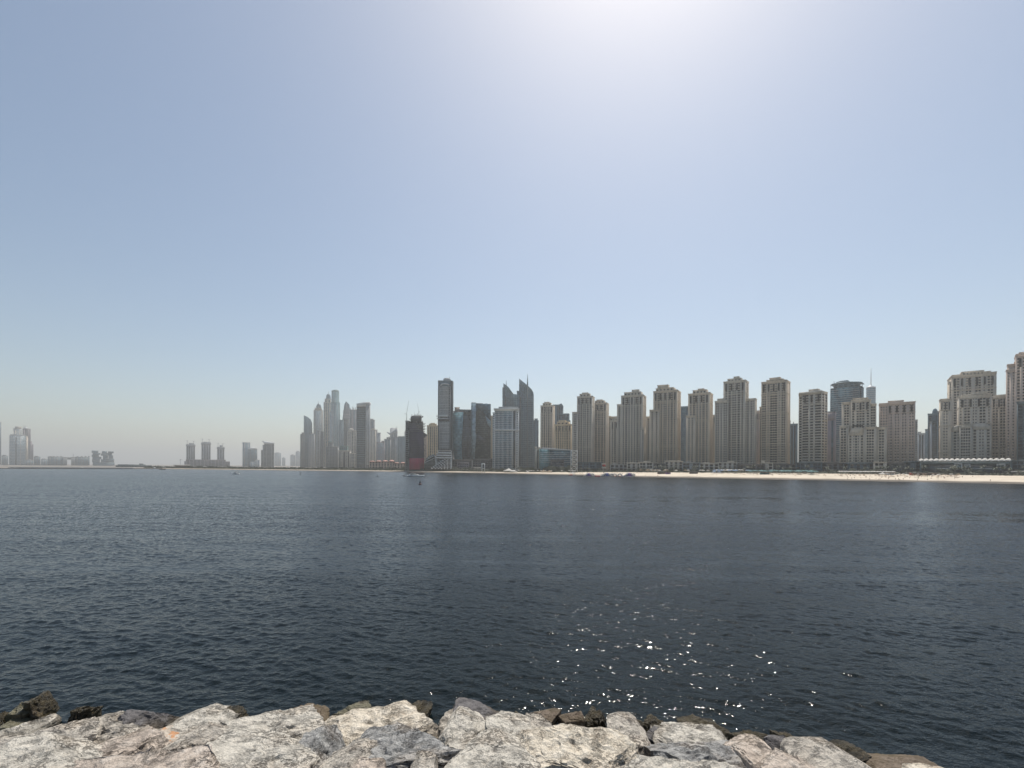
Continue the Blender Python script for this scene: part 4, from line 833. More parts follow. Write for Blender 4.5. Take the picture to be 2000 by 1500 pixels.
# ------------------------------------------------------------------ vegetation
def veg():
    # palm
    def palm_mesh(seed):
        r = random.Random(seed); tr = MB(); h = 8.0; pts = [(0, 0, 0), (.15, 0, h*.35), (.1, .05, h*.7), (.3, .1, h)]
        for i in range(3): tr.bar(pts[i], pts[i+1], .22-.03*i, 7, .19-.03*i)
        cr = MB()
        for i in range(22):
            a = i*2.399+r.uniform(-.2, .2); el = r.uniform(-.3, 1.2); Lf = r.uniform(2.4, 3.3); p = Vector(pts[3]); d = Vector((math.cos(a)*math.cos(el), math.sin(a)*math.cos(el), math.sin(el)))
            side = Vector((-math.sin(a), math.cos(a), 0)); prev = None
            for k in range(6):
                wd = .34*math.sin(math.pi*(k+.6)/6.6)+.04; l, q = p+side*wd+Vector((0, 0, -wd*.5)), p-side*wd+Vector((0, 0, -wd*.5)); o = len(cr.v); cr.v += [tuple(l), tuple(p), tuple(q)]
                if prev is not None: cr.f += [[prev, prev+1, o+1, o], [prev+1, prev+2, o+2, o+1]]
                prev = o; p = p+d*(Lf/5); d = (d+Vector((0, 0, -.26))).normalized()
        return tr.mesh('trunk'), cr.mesh('crown')
    def tree_mesh(seed, wide=3.2, h=5.5):
        r = random.Random(seed); tr = MB(); tr.bar((0, 0, 0), (.2, 0, h*.4), .22, 7, .15)
        cl = []
        for i in range(7):
            a = i*.9; p = (math.cos(a)*wide*.5, math.sin(a)*wide*.5, h*(.5+.12*(i % 3))); tr.bar((.2, 0, h*.38), p, .11, 5, .04); cl.append(Vector(p)+Vector((0, 0, .4)))
        cl += [Vector((r.uniform(-1, 1)*wide*.55, r.uniform(-1, 1)*wide*.55, h*r.uniform(.5, .95))) for _ in range(9)]
        cr = MB()
        for i in range(620):
            c = r.choice(cl); d = Vector((r.gauss(0, 1), r.gauss(0, 1), r.gauss(0, .75))); d = d/(d.length+.01)*r.uniform(.3, 1.15)*wide*.33; p = c+d
            u = Vector((r.uniform(-1, 1), r.uniform(-1, 1), r.uniform(-1, 1))).normalized(); v = u.orthogonal().normalized(); s_ = r.uniform(.16, .36)
            o = len(cr.v); cr.v += [tuple(p-u*s_), tuple(p+v*s_*.6), tuple(p+u*s_), tuple(p-v*s_*.6)]; cr.f.append([o, o+1, o+2, o+3])
        return tr.mesh('trunk'), cr.mesh('crown')
    protos = []
    for k in range(2):
        a, b = palm_mesh(k); a.materials.append(M['trunk']); b.materials.append(M['palmleaf']); protos.append(('palm_tree', a, b))
    for k in range(4):
        a, b = tree_mesh(k+10, 2.6+.6*k, 4.4+.8*k); a.materials.append(M['trunk']); b.materials.append(M['leaf']); protos.append(('bushy_tree', a, b))
    r = random.Random(21)
    ZN = [(1250, 'behind the inflatables'), (1400, 'below the fourth and fifth sand towers'), (1480, 'below the tallest central sand tower'), (1560, 'right of the sand gatehouse'), (1640, 'below the banded window tower'),
          (1740, 'below the stepped sand complex'), (1800, 'below the rosy tower'), (1890, 'before the left half of the canopy building'), (1980, 'before the right half of the canopy building'), (9999, 'at the right edge of the shore')]
    def plant(x, dY, k, s):
        zn = [b for a, b in ZN if x < a][0]
        n, a, b = protos[k]; Y = shore(x)+beachw(x)+dY; 
        root = bpy.data.objects.new(n, None); C.objects.link(root); root.location = (kx(x)*Y, Y, topz(x)-.1); root.rotation_euler = (0, 0, r.uniform(0, 6.28)); root.scale = (s, s, s*r.uniform(.9, 1.1))
        if k < 2: tag(root, 'small palm tree '+zn, 'palm tree', 'palms '+zn)
        elif x < 1045: tag(root, 'dark bushy tree on the shore '+('beside the teal office' if x > 1000 else 'below the netted tower' if x < 850 else 'below the glass towers'), 'tree', 'trees '+('beside the teal office' if x > 1000 else 'below the netted tower' if x < 850 else 'below the glass towers'))
        else: tag(root, 'dark bushy tree '+zn, 'tree', 'trees '+zn)
        link('trunk', a, root); link('crown', b, root)
    for i in range(70): x = r.uniform(1130, 2040); plant(x, r.uniform(2, 16), r.choice([0, 1]), r.uniform(.6, .95))
    for i in range(105): x = r.uniform(1120, 2060); plant(x, r.uniform(1, 14), 2+i % 4, r.uniform(.55, .95))
    for i in range(45): x = r.uniform(1008, 1125); plant(x, r.uniform(2, 25), 2+i % 4, r.uniform(.9, 1.5))
    for i in range(40): x = r.uniform(700, 985); plant(x, r.uniform(2, 25), 2+i % 4, r.uniform(.8, 1.3))
    # shrub belts reading as one mass
    def belt(name, x0, x1, hmin, hmax, n, seed):
        rr = random.Random(seed); v = []; f = []
        mb = MB()
        for i in range(n):
            x = rr.uniform(x0, x1); Y = shore(x)+beachw(x)+rr.uniform(0, 60); hh = rr.uniform(hmin, hmax)*(.6+.8*abs(mnoise.noise(Vector((x*.05, seed, 0))))); X = kx(x)*Y
            for q in range(9):
                p = Vector((X+rr.gauss(0, 2.2), Y+rr.gauss(0, 2), topz(x)+rr.uniform(0, hh))); u = Vector((rr.uniform(-1, 1), rr.uniform(-1, 1), rr.uniform(-1, 1))).normalized(); w_ = u.orthogonal(); s_ = rr.uniform(.5, 1.3)
                o = len(mb.v); mb.v += [tuple(p-u*s_), tuple(p+w_*s_), tuple(p+u*s_), tuple(p-w_*s_)]; mb.f.append([o, o+1, o+2, o+3])
        return mb.build(name, M['shrub'], None, 'stuff')
    belt('shrubbery', 285, 1000, 2.5, 7, 3400, 1)
    belt('shrubbery', 1000, 2100, 1.0, 3.4, 2600, 2)
veg()

# ------------------------------------------------------------------ beach life
def beachlife():
    r = random.Random(5)
    def ground(x, off): # a point on the sand, off metres inland of the waterline
        Y = shore(x)+off; B = beachw(x); f = np.interp(off/B, [0, .15, .45, .75, 1.05], [.05, .8, topz(x)*.62, topz(x)*.86, topz(x)]); return (kx(x)*Y, Y, float(f))
    # people: one continuous skinned body, shared by the copies
    def body(pose):
        v = {'pel': ((0, 0, .92), .13), 'wst': ((0, 0, 1.1), .115), 'cst': ((0, 0, 1.32), .15), 'nck': ((0, 0, 1.48), .055), 'hd': ((0, -.01, 1.60), .095), 'crn': ((0, -.01, 1.70), .075)}
        e = [('pel', 'wst'), ('wst', 'cst'), ('cst', 'nck'), ('nck', 'hd'), ('hd', 'crn')]
        st = .22 if pose == 'walk' else .02
        for s_, q in ((-1, 'l'), (1, 'r')):
            v.update({q+'hip': ((.09*s_, 0, .86), .09), q+'kn': ((.10*s_, -.04+s_*st*.6, .48), .06), q+'an': ((.10*s_, s_*st*1.5+.02, .09), .04), q+'ft': ((.11*s_, s_*st*1.5-.13, .035), .035),
                      q+'sh': ((.18*s_, 0, 1.40), .06), q+'el': ((.25*s_, .03-s_*st*.4, 1.12), .042), q+'wr': ((.26*s_, -.08-s_*st*.9, .88), .03), q+'hn': ((.26*s_, -.11-s_*st, .80), .035)})
            e += [('pel', q+'hip'), (q+'hip', q+'kn'), (q+'kn', q+'an'), (q+'an', q+'ft'), ('cst', q+'sh'), (q+'sh', q+'el'), (q+'el', q+'wr'), (q+'wr', q+'hn')]
        if pose == 'sit':
            for q, s_ in (('l', -1), ('r', 1)):
                v[q+'hip'] = ((.09*s_, -.03, .12), .09); v[q+'kn'] = ((.13*s_, -.42, .42), .06); v[q+'an'] = ((.13*s_, -.75, .08), .04); v[q+'ft'] = ((.13*s_, -.9, .05), .035)
                v[q+'sh'] = ((.18*s_, .12, .64), .06); v[q+'el'] = ((.28*s_, .25, .36), .042); v[q+'wr'] = ((.28*s_, .30, .12), .03); v[q+'hn'] = ((.28*s_, .22, .04), .035)
            v['pel'] = ((0, 0, .14), .13); v['wst'] = ((0, .05, .34), .115); v['cst'] = ((0, .12, .56), .15); v['nck'] = ((0, .14, .72), .055); v['hd'] = ((0, .12, .85), .095); v['crn'] = ((0, .12, .95), .075)
        ks = list(v); me = bpy.data.meshes.new('person'); me.from_pydata([v[k][0] for k in ks], [(ks.index(a), ks.index(b)) for a, b in e], [])
        o = bpy.data.objects.new('person', me); C.objects.link(o); o.modifiers.new('skin', 'SKIN'); me.skin_vertices.new() if not me.skin_vertices else None
        for i, k in enumerate(ks): me.skin_vertices[0].data[i].radius = (v[k][1], v[k][1]*.85)
        me.skin_vertices[0].data[0].use_root = True
        ss = o.modifiers.new('sub', 'SUBSURF'); ss.levels = 1
        dg = bpy.context.evaluated_depsgraph_get(); m2 = bpy.data.meshes.new_from_object(o.evaluated_get(dg)); bpy.data.objects.remove(o); return m2
    clothes = [paint('cloth_navy', (.02, .03, .07), .8, .1), paint('cloth_white', (.6, .6, .58), .8, .1), paint('cloth_red', (.35, .04, .05), .8, .1), paint('cloth_black', (.02, .02, .02), .8, .1), paint('cloth_teal', (.05, .22, .22), .8, .1)]
    bodies = []
    for pose in ('stand', 'walk', 'sit'):
        for ci in range(5):
            m_ = body(pose); m_.materials.append(M['skin']); m_.materials.append(clothes[ci]); top = 1.42 if pose != 'sit' else .66; lo = .62 if pose != 'sit' else 0
            for p in m_.polygons:
                z = p.center.z; ok = lo < z < top and abs(p.center.x) < .19
                if pose == 'sit': ok = ok and p.center.y > -.2
                p.material_index = 1 if ok and (ci != 2 or z < .98 or z > 1.15) else 0
            m_.shade_smooth(); bodies.append((pose, m_))
    txt = {'stand': 'person standing on the sand in beach clothes', 'walk': 'person walking along the sand in beach clothes', 'sit': 'person sitting on the sand in beach clothes'}
    for i in range(150):
        x = r.choice([r.uniform(1640, 1890), r.uniform(1640, 1890), r.uniform(1300, 2030), r.uniform(1120, 1300)]); off = r.uniform(12, beachw(x)*.85)
        pose, m_ = r.choice(bodies); o = link('person', m_); o.location = ground(x, off); o.location.z -= .02; o.rotation_euler = (0, 0, r.uniform(0, 6.28)); zn = 'near the inflatables' if x < 1300 else 'left of the white umbrella row' if x < 1640 else 'below the white umbrella row' if x < 1760 else 'among the crowded loungers' if x < 1895 else 'on the open sand at right'; tag(o, txt[pose].replace('in beach clothes', '')+zn, 'person', pose+' people '+zn)
    # umbrellas
    def umb(mat, flat=False):
        me = []
        p = MB(); p.bar((0, 0, 0), (0, 0, 2.3), .04, 6); c = MB()
        c.lathe(0, 0, [(1.5, 2.0), (1.45, 2.12), (.75, 2.42), (.05, 2.62)], 8); a = p.mesh('pole'); a.materials.append(M['steel']); b = c.mesh('canopy'); b.materials.append(M[mat]); return a, b
    U = {k: umb(k) for k in ('canvas_white', 'canvas_teal', 'canvas_blue', 'canvas_tan')}
    def place(x, off, k, lab, grp, s=1.0):
        root = thing('beach_umbrella', lab, 'umbrella', ground(x, off), 0, grp); root.scale = (s, s, s); link('pole', U[k][0], root); link('canopy', U[k][1], root)
    for i in range(46): place(1640+i*2.35+r.uniform(-.4, .4), beachw(1700)*.93+r.uniform(-4, 3), 'canvas_white', 'white beach umbrella in the row right of the teal umbrellas', 'white umbrellas in a row', 1.3)
    for i in range(70): x = r.uniform(1462, 1600); place(x, beachw(x)*r.uniform(.62, .95), 'canvas_teal', 'teal beach umbrella in the dense field on the sand', 'teal umbrellas on the sand', 1.5)
    for i in range(26): x = r.uniform(1385, 1470); place(x, beachw(x)*r.uniform(.75, .98), r.choice(['canvas_white', 'canvas_blue', 'canvas_white']), 'pale beach umbrella left of the teal umbrella field', 'pale umbrellas left of the teal field', 1.6)
    for i in range(22): x = r.uniform(1250, 1385); place(x, beachw(x)*r.uniform(.85, .99), r.choice(['canvas_white', 'canvas_tan']), 'pale beach umbrella on the sand right of the inflatables', 'pale umbrellas right of the inflatables', 1.4)
    for i in range(30): x = r.uniform(1740, 1880); place(x, beachw(x)*r.uniform(.5, .8), r.choice(['canvas_tan', 'canvas_white']), 'small umbrella among the sunbathers on the right-hand sand', 'umbrellas among the sunbathers', .8)
    for i in range(16): x = r.uniform(1005, 1125); place(x, beachw(x)*r.uniform(.7, .98), 'canvas_white', 'white beach umbrella on the sand left of the lattice tower', 'white umbrellas left of the lattice tower', 1.2)
    # loungers
    def lounger():
        f = MB(); f.b(-.33, .33, -.9, .45, .28, .34); 
        for sx in (-1, 1):
            for y in (-.8, .35): f.b(sx*.3-.03, sx*.3+.03, y-.03, y+.03, 0, .28)
        b = MB(); b.prism([(-.9, .34), (.45, .34), (1.0, .8), (.95, .88), (.42, .42), (-.9, .42)], -.31, .31); a = f.mesh('frame'); a.materials.append(M['wood']); c = b.mesh('mattress'); c.transform(Matrix.Rotation(math.pi/2, 4, 'Z')); c.materials.append(M['canvas_tan']); return a, c
    LA, LB = lounger()
    for i in range(90):
        x = r.choice([r.uniform(1640, 1885), r.uniform(1640, 1885), r.uniform(1380, 1640)]); root = thing('sun_lounger', 'brown sun lounger in the rows on the right-hand sand' if x > 1640 else 'brown sun lounger near the teal umbrella field', 'lounger', ground(x, beachw(x)*r.uniform(.4, .8)), r.uniform(-.3, .3), 'loungers on the right-hand sand' if x > 1640 else 'loungers near the teal umbrellas')
        link('frame', LA, root); link('mattress', LB, root)
    # tents
    for x, off, wdt, mat, lab in [(994, 44, 12, 'canvas_white', 'large white peaked tent on the sand left of the slim pointed one'), (1004, 40, 8, 'canvas_white', 'smaller white peaked tent overlapping the large one'), (1031, 38, 4.5, 'canvas_white', 'slim pointed white tent on the sand'),
                             (1062, 50, 7, 'canvas_tan', 'tan round-topped tent in front of the teal office'), (1073, 52, 6, 'canvas_tan', 'second tan tent, right of the tan round-topped one'), (1119, 20, 5, 'canvas_white', 'white tent at the foot of the lattice tower'),
                             (1293, 52, 4.5, 'canvas_white', 'white square lifeguard kiosk roof on the sand right of the inflatables'), (1724, 66, 5, 'canvas_white', 'white tent at the right end of the white umbrella row'), (1396, 75, 5, 'canvas_blue', 'pale blue tent at the left of the pale umbrellas'), (1404, 74, 5, 'canvas_blue', 'second pale blue tent, right of the first')]:
        g = ground(x, off); t = thing('tent', lab, 'tent', g, 0); c = MB(); hgt = wdt*.55
        c.lathe(0, 0, [(wdt*.75, hgt*.35), (wdt*.72, hgt*.42), (wdt*.35, hgt*.62), (wdt*.1, hgt*.85), (.05, hgt*1.05)], 8); c.build('canopy', M[mat], t)
        p = MB(); [p.bar((wdt*.68*math.cos(a), wdt*.68*math.sin(a), -.3), (wdt*.68*math.cos(a), wdt*.68*math.sin(a), hgt*.4), .07) for a in np.arange(8)*math.pi/4]; p.build('pole', M['steel'], t, 'stuff')
    # low huts / kiosks
    for x, off, wd, mat, lab in [(1293, 45, 9, 'wood', 'dark beach hut on the sand under the white kiosk roof'), (1306, 42, 5, 'purple', 'low purple stall right of the dark beach hut'), (1356, 55, 9, 'wood', 'low brown stack of boards on the sand'), (1495, 55, 9, 'canvas_teal', 'low teal hut in front of the teal umbrellas'),
                             (1786, 68, 5, 'red', 'small red kiosk behind the sunbathers'), (1742, 66, 7, 'white', 'white beach kiosk left of the red one'), (1812, 68, 22, 'wood', 'long low brown beach bar right of the red kiosk')]:
        t = thing('beach_hut', lab, 'hut', ground(x, off), 0); b = MB(); b.b(-wd/2, wd/2, 0, 3, -.2, 2.0); b.build('wall', M[mat], t); c = MB(); c.prism([(-wd/2-.5, 2.0), (wd/2+.5, 2.0), (wd/2, 2.5), (-wd/2, 2.7)], -.6, 3.6); c.build('roof', M['wood' if mat != 'wood' else 'conc_d'], t)
        d = MB(); d.b(-wd*.3, wd*.3, -.05, .2, .8, 1.7); d.build('counter_opening', M['darkmetal'], t)
    # inflatables
    def at(x, y): Y = 9900/(y-(CY+ROLL*(x-CX))); return (kx(x)*Y, Y, 0), Y
    for x, wpx, hpx, mat, lab in [(1150, 19, 7.5, 'purple', 'leftmost inflatable pyramid, purple and white, floating off the beach'), (1185, 21, 8, 'blue', 'middle inflatable slide, dark blue with white stripe'), (1229, 21, 8, 'purple', 'rightmost inflatable pyramid, dark purple and blue')]:
        loc, Y = at(x, 931.5); px = Y/F; W, Hh = wpx*px, hpx*px; t = thing('inflatable_slide', lab, 'inflatable', loc)
        b = MB(); b.prism([(-W/2, -.1), (W/2, -.1), (W*.2, Hh*.85), (W*.05, Hh), (-W*.12, Hh*.9)], 0, 4); b.build('slide', M[mat], t)
        s_ = MB(); s_.bar((-W/2, -.3, .5), (-W*.1, -.3, Hh*.95), .8, 8); s_.bar((W/2, -.3, .5), (W*.16, -.3, Hh*.9), .8, 8); s_.bar((-W/2-.6, -.4, .4), (W/2+.6, -.4, .4), .5, 8); s_.build('tube', M['canvas_white'], t)
        q = MB(); q.bar((-W*.15, -.25, .6), (-W*.02, -.25, Hh*.9), .3, 6); q.build('stripe', M['blue' if mat == 'purple' else 'canvas_white'], t)
    for x, wpx, mat, lab in [(1166, 12, 'red', 'low red inflatable ring between the left and middle slides'), (1174, 8, 'canvas_white', 'low white inflatable pad left of the middle slide'), (1200, 12, 'canvas_white', 'white inflatable arch right of the middle slide'), (1211, 9, 'canvas_white', 'second white inflatable arch, nearer the right slide'), (1219, 7, 'blue', 'small blue inflatable step beside the right pyramid'),
                             (1243, 9, 'red', 'red inflatable ring at the right end of the inflatables'), (1158, 6, 'canvas_white', 'narrow white inflatable arch just right of the left pyramid'), (1195, 7, 'canvas_white', 'narrow white inflatable arch touching the middle slide'), (1238, 6, 'canvas_white', 'narrow white inflatable arch just right of the right pyramid'), (1115, 5, 'red', 'small red float at the left end of the inflatables'), (1120, 4, 'canvas_white', 'small white float beside the small red one')]:
        loc, Y = at(x, 931 if x > 1130 else 928.5); px = Y/F; W = wpx*px; t = thing('inflatable', lab, 'inflatable', loc); b = MB()
        if 'arch' in lab:
            for j in range(8):
                a0, a1 = math.pi*j/8, math.pi*(j+1)/8; b.bar((W/2*math.cos(a0), 0, 3.2*math.sin(a0)), (W/2*math.cos(a1), 0, 3.2*math.sin(a1)), .8, 8)
        else:
            for j in range(12):
                a0, a1 = 2*math.pi*j/12, 2*math.pi*(j+1)/12; b.bar((W/2*math.cos(a0), 1.5*math.sin(a0), .3), (W/2*math.cos(a1), 1.5*math.sin(a1), .3), .9, 8)
        b.build('tube', M[mat], t); c = MB(); c.b(-W*.35, W*.35, -1, 1, .1, .45); c.build('pad', M['canvas_white' if mat != 'canvas_white' else 'red'], t)
beachlife()

# ------------------------------------------------------------------ boats and buoys
def boats():
    def at(x, y): Y = 9900/(y-(CY+ROLL*(x-CX))); return (kx(x)*Y, Y, 0), Y
    def hull(L_, B, D, n=14, stern=.85):
        """bow towards +x"""
        mb = MB(); secs = []
        for i in range(n+1):
            t = i/n; x = -L_/2+L_*t; wd = B/2*(stern+(1-stern)*math.sin(min(1, t*2)*math.pi/2) if t < .5 else math.cos((t-.5)/.5*math.pi/2)**.6) + .02; sh = D*(1+.35*t*t)
            secs.append([(x, -wd, sh), (x, -wd*.9, D*.35), (x, -wd*.5, -.25*(1-t**3)), (x, wd*.5, -.25*(1-t**3)), (x, wd*.9, D*.35), (x, wd, sh)])
        for s_ in secs: mb.v += s_
        for i in range(n):
            for j in range(5): a = i*6+j; mb.f.append([a, a+1, a+7, a+6])
            mb.f.append([i*6+5, i*6, i*6+6, i*6+11])
        mb.f.append([0, 5, 4, 3, 2, 1]); return mb
    # motor yacht
    loc, Y = at(812, 931.2); px = Y/F; L_ = 34*px; t = thing('motor_yacht', 'white two-deck motor yacht moored off the netted tower', 'yacht', loc, .08)
    hull(L_, L_*.24, L_*.075).build('hull', M['white'], t, smooth=False)
    b = MB(); b.prism([(-L_*.38, L_*.075), (L_*.22, L_*.08), (L_*.10, L_*.145), (-L_*.36, L_*.145)], -L_*.09, L_*.09); cab = b.build('cabin', M['white'], t)
    b = MB(); b.prism([(-L_*.30, L_*.095), (L_*.155, L_*.1), (L_*.10, L_*.13), (-L_*.30, L_*.13)], -L_*.094, L_*.094); b.build('window', M['w_navy'], cab)
    b = MB(); b.prism([(-L_*.28, L_*.146), (L_*.02, L_*.146), (-L_*.04, L_*.195), (-L_*.26, L_*.195)], -L_*.07, L_*.07); b.build('flybridge', M['w_navy'], t)
    b = MB(); b.b(-L_*.30, 0, -L_*.08, L_*.08, L_*.196, L_*.206); b.build('hardtop', M['white'], t)
    b = MB(); b.bar((-L_*.15, 0, L_*.2), (-L_*.17, 0, L_*.27), .08); b.bar((-L_*.19, 0, L_*.235), (-L_*.12, 0, L_*.235), .06); b.build('mast', M['steel'], t)
    b = MB(); b.bar((-L_*.45, -L_*.12, .5), (L_*.45, -L_*.04, .5), .22, 6); b.build('fender_strip', M['slate'], t)
    # white speedboat
    loc, Y = at(459.5, 926.2); px = Y/F; L_ = 15*px; t = thing('speedboat', 'small white motorboat heading left across the open water', 'boat', loc, math.pi+.12)
    hull(L_, L_*.3, L_*.11).build('hull', M['white'], t); b = MB(); b.prism([(-L_*.2, L_*.11), (L_*.2, L_*.12), (L_*.06, L_*.25), (-L_*.18, L_*.25)], -L_*.11, L_*.11); cab = b.build('cabin', M['white'], t)
    b = MB(); b.prism([(-L_*.15, L_*.16), (L_*.15, L_*.16), (L_*.07, L_*.225), (-L_*.15, L_*.225)], -L_*.114, L_*.114); b.build('window', M['w_navy'], cab); b = MB(); b.b(-L_*.34, L_*.04, -L_*.1, L_*.1, L_*.31, L_*.325); b.build('roof', M['canvas_tan'], t)
    b = MB(); [b.bar((x_, y_, L_*.12), (x_, y_, L_*.31), .06) for x_ in (-L_*.32, 0) for y_ in (-L_*.09, L_*.09)]; b.build('roof_post', M['steel'], t, 'stuff')
    # dark workboat
    loc, Y = at(318, 917.3); px = Y/F; L_ = 12.5*px; t = thing('workboat', 'dark low workboat with a pale canopy near the far left shore', 'boat', loc, 0)
    hull(L_, L_*.28, L_*.12).build('hull', M['black'], t); b = MB(); b.prism([(-L_*.1, L_*.30), (L_*.4, L_*.36), (L_*.38, L_*.31), (-L_*.1, L_*.26)], -L_*.12, L_*.12); b.build('canopy', M['canvas_white'], t)
    b = MB(); [b.bar((x_, y_, L_*.1), (x_, y_, L_*.3), .09) for x_ in (-L_*.05, L_*.3) for y_ in (-L_*.1, L_*.1)]; b.build('canopy_post', M['steel'], t, 'stuff'); b = MB(); b.b(-L_*.3, -L_*.08, -L_*.08, L_*.08, L_*.11, L_*.2); b.build('cabin', M['conc_d'], t)
    for x, wpx, lab in [(302, 9, 'small white boat against the far left shore'), (137.5, 6, 'leftmost small white tent-like boat at the hazy quay'), (146, 6, 'white boat in the middle of the three at the hazy quay'), (161.5, 7, 'rightmost small white boat at the hazy quay')]:
        loc, Y = at(x, 915.8 if x > 200 else 914.9); px = Y/F; L_ = wpx*px; t = thing('small_boat', lab, 'boat', loc, .1); hull(L_, L_*.3, L_*.12).build('hull', M['white'], t); b = MB(); b.prism([(-L_*.3, L_*.12), (L_*.2, L_*.13), (L_*.05, L_*.3), (-L_*.25, L_*.3)], -L_*.11, L_*.11); cab = b.build('cabin', M['white'], t)
        b = MB(); b.b(-L_*.2, L_*.06, -L_*.113, L_*.113, L_*.19, L_*.25); b.build('window', M['w_navy'], cab)
    # channel buoy
    loc, Y = at(821, 946.5); px = Y/F; s_ = px; t = thing('channel_buoy', 'dark channel buoy with a topmark in front of the yacht', 'buoy', loc)
    b = MB(); b.lathe(0, 0, [(2.9*s_, -.3*s_), (3.2*s_, .6*s_), (3.0*s_, 1.5*s_), (1.6*s_, 2.2*s_)], 16); b.build('float', paint('dark_red_paint', (.10, .012, .012), .5), t); b = MB(); b.lathe(0, 0, [(1.5*s_, 2.0*s_), (1.0*s_, 3.6*s_), (1.3*s_, 3.7*s_), (1.3*s_, 6.0*s_), (.9*s_, 6.3*s_)], 10); b.build('body', M['black'], t)
    b = MB(); b.bar((0, 0, 6.2*s_), (0, 0, 10*s_), .16*s_, 6); b.lathe(0, 0, [(.1*s_, 8*s_), (.5*s_, 8.3*s_), (.1*s_, 9.2*s_)], 8); b.build('topmark', M['darkmetal'], t)
    for x, y, wpx, lab in [(738, 930.5, 4.2, 'small dark mooring float alone left of the yacht'), (789, 930.3, 4.2, 'small dark mooring float just left of the yacht'), (797.5, 930.6, 3.8, 'small dark float touching the yacht stern')]:
        loc, Y = at(x, y); px = Y/F; t = thing('mooring_float', lab, 'float', loc); r_ = wpx*px/2; b = MB(); b.lathe(0, 0, [(r_*.8, -.2), (r_, r_*.25), (r_*.8, r_*.6), (r_*.2, r_*.75)], 12, 1, .6); b.build('float', M['black'], t); b = MB(); b.lathe(0, 0, [(r_*.12, r_*.7), (r_*.12, r_*1.1)], 6); b.build('ring', M['steel'], t)
    loc, Y = at(587, 926.5); px = Y/F; t = thing('marker_buoy', 'thin grey marker buoy standing off the left shore', 'buoy', loc); b = MB(); b.lathe(0, 0, [(1.2*px, -.2), (1.3*px, .8*px), (.6*px, 1.4*px), (.5*px, 4.2*px), (.7*px, 4.4*px), (.2*px, 5.6*px)], 10); b.build('body', M['steel'], t); b = MB(); b.lathe(0, 0, [(1.35*px, .1*px), (1.4*px, .7*px)], 12); b.build('float', M['darkmetal'], t)
boats()

# ------------------------------------------------------------------ foreground boulders
def rock_mat(name, base, dark, light, vein=.5, moss=None, bump=.5, wet=False, stain=None):
    m, N, L, P = nmat(name)
    v = tcoord(N, L)
    wp = noise_n(N, L, v, 1.2, 4, .6)
    add = N.new('ShaderNodeVectorMath'); add.operation = 'MULTIPLY_ADD'; L.new(wp.outputs['Color'], add.inputs[0]); add.inputs[1].default_value = (.9, .9, .9); L.new(v, add.inputs[2])
    n1 = noise_n(N, L, add.outputs[0], 1.7, 8, .65); col = ramp(N, L, n1.outputs[0], [(.30, dark), (.47, base), (.66, light)])
    # dark veins and cracks
    mp = N.new('ShaderNodeMapping'); mp.inputs['Scale'].default_value = (.75, 1.3, 2.6); mp.inputs['Rotation'].default_value = (.3, .2, .4); L.new(add.outputs[0], mp.inputs[0])
    n2 = noise_n(N, L, mp.outputs[0], 2.3, 7, .62, .8)
    ab = math_n(N, L, 'ABSOLUTE', math_n(N, L, 'SUBTRACT', n2.outputs[0], .5))
    cr = ramp(N, L, ab, [(0, (1, 1, 1)), (.012, (.75, .75, .75)), (.045, (0, 0, 0))])
    n3 = noise_n(N, L, v, .9, 3, .5); gate = ramp(N, L, n3.outputs[0], [(.42, (0, 0, 0)), (.62, (1, 1, 1))])
    f = math_n(N, L, 'MULTIPLY', math_n(N, L, 'MULTIPLY', cr, gate), vein)
    col = mixc(N, L, f, col, tuple(c*.22 for c in dark))
    # small dark pits and pale specks
    n4 = noise_n(N, L, v, 17, 5, .7); pits = ramp(N, L, n4.outputs[0], [(.34, (1, 1, 1)), (.44, (0, 0, 0))]); col = mixc(N, L, math_n(N, L, 'MULTIPLY', pits, .65), col, tuple(c*.4 for c in dark))
    col = mixc(N, L, .35, col, ramp(N, L, n4.outputs[0], [(.35, (.55, .55, .55)), (.68, (1.25, 1.25, 1.22))]), 'MULTIPLY')
    n5 = noise_n(N, L, v, .7, 4, .6); warm = ramp(N, L, n5.outputs[0], [(.5, (0, 0, 0)), (.72, (1, 1, 1))]); col = mixc(N, L, math_n(N, L, 'MULTIPLY', warm, .35), col, (.46, .35, .24))
    if stain:
        sn = noise_n(N, L, v, 2.0, 4, .6); sf = ramp(N, L, sn.outputs[0], [(.5, (0, 0, 0)), (.58, (1, 1, 1))]); col = mixc(N, L, math_n(N, L, 'MULTIPLY', sf, .8), col, stain)
    if moss:
        g = N.new('ShaderNodeNewGeometry'); sp = N.new('ShaderNodeSeparateXYZ'); L.new(g.outputs['Position'], sp.inputs[0])
        hh = math_n(N, L, 'MULTIPLY_ADD', n1.outputs[0], 1.0, sp.outputs[2]); mr = N.new('ShaderNodeMapRange'); mr.inputs[1].default_value = .55; mr.inputs[2].default_value = 1.05; mr.inputs[3].default_value = 1; mr.inputs[4].default_value = 0; L.new(hh, mr.inputs[0])
        col = mixc(N, L, mr.outputs[0], col, moss)
    L.new(col, P.inputs['Base Color']); P.inputs['Roughness'].default_value = .35 if wet else .88
    bh = math_n(N, L, 'MULTIPLY_ADD', n4.outputs[0], .16, n1.outputs[0]); bh = math_n(N, L, 'MULTIPLY_ADD', f, -.5, bh)
    n6 = noise_n(N, L, v, 50, 4, .7); bh = math_n(N, L, 'MULTIPLY_ADD', n6.outputs[0], .05, bh)
    b1 = N.new('ShaderNodeBump'); b1.inputs['Strength'].default_value = bump; b1.inputs['Distance'].default_value = .4; L.new(bh, b1.inputs['Height']); L.new(b1.outputs[0], P.inputs['Normal'])
    return m
MOSS = (.055, .040, .018)
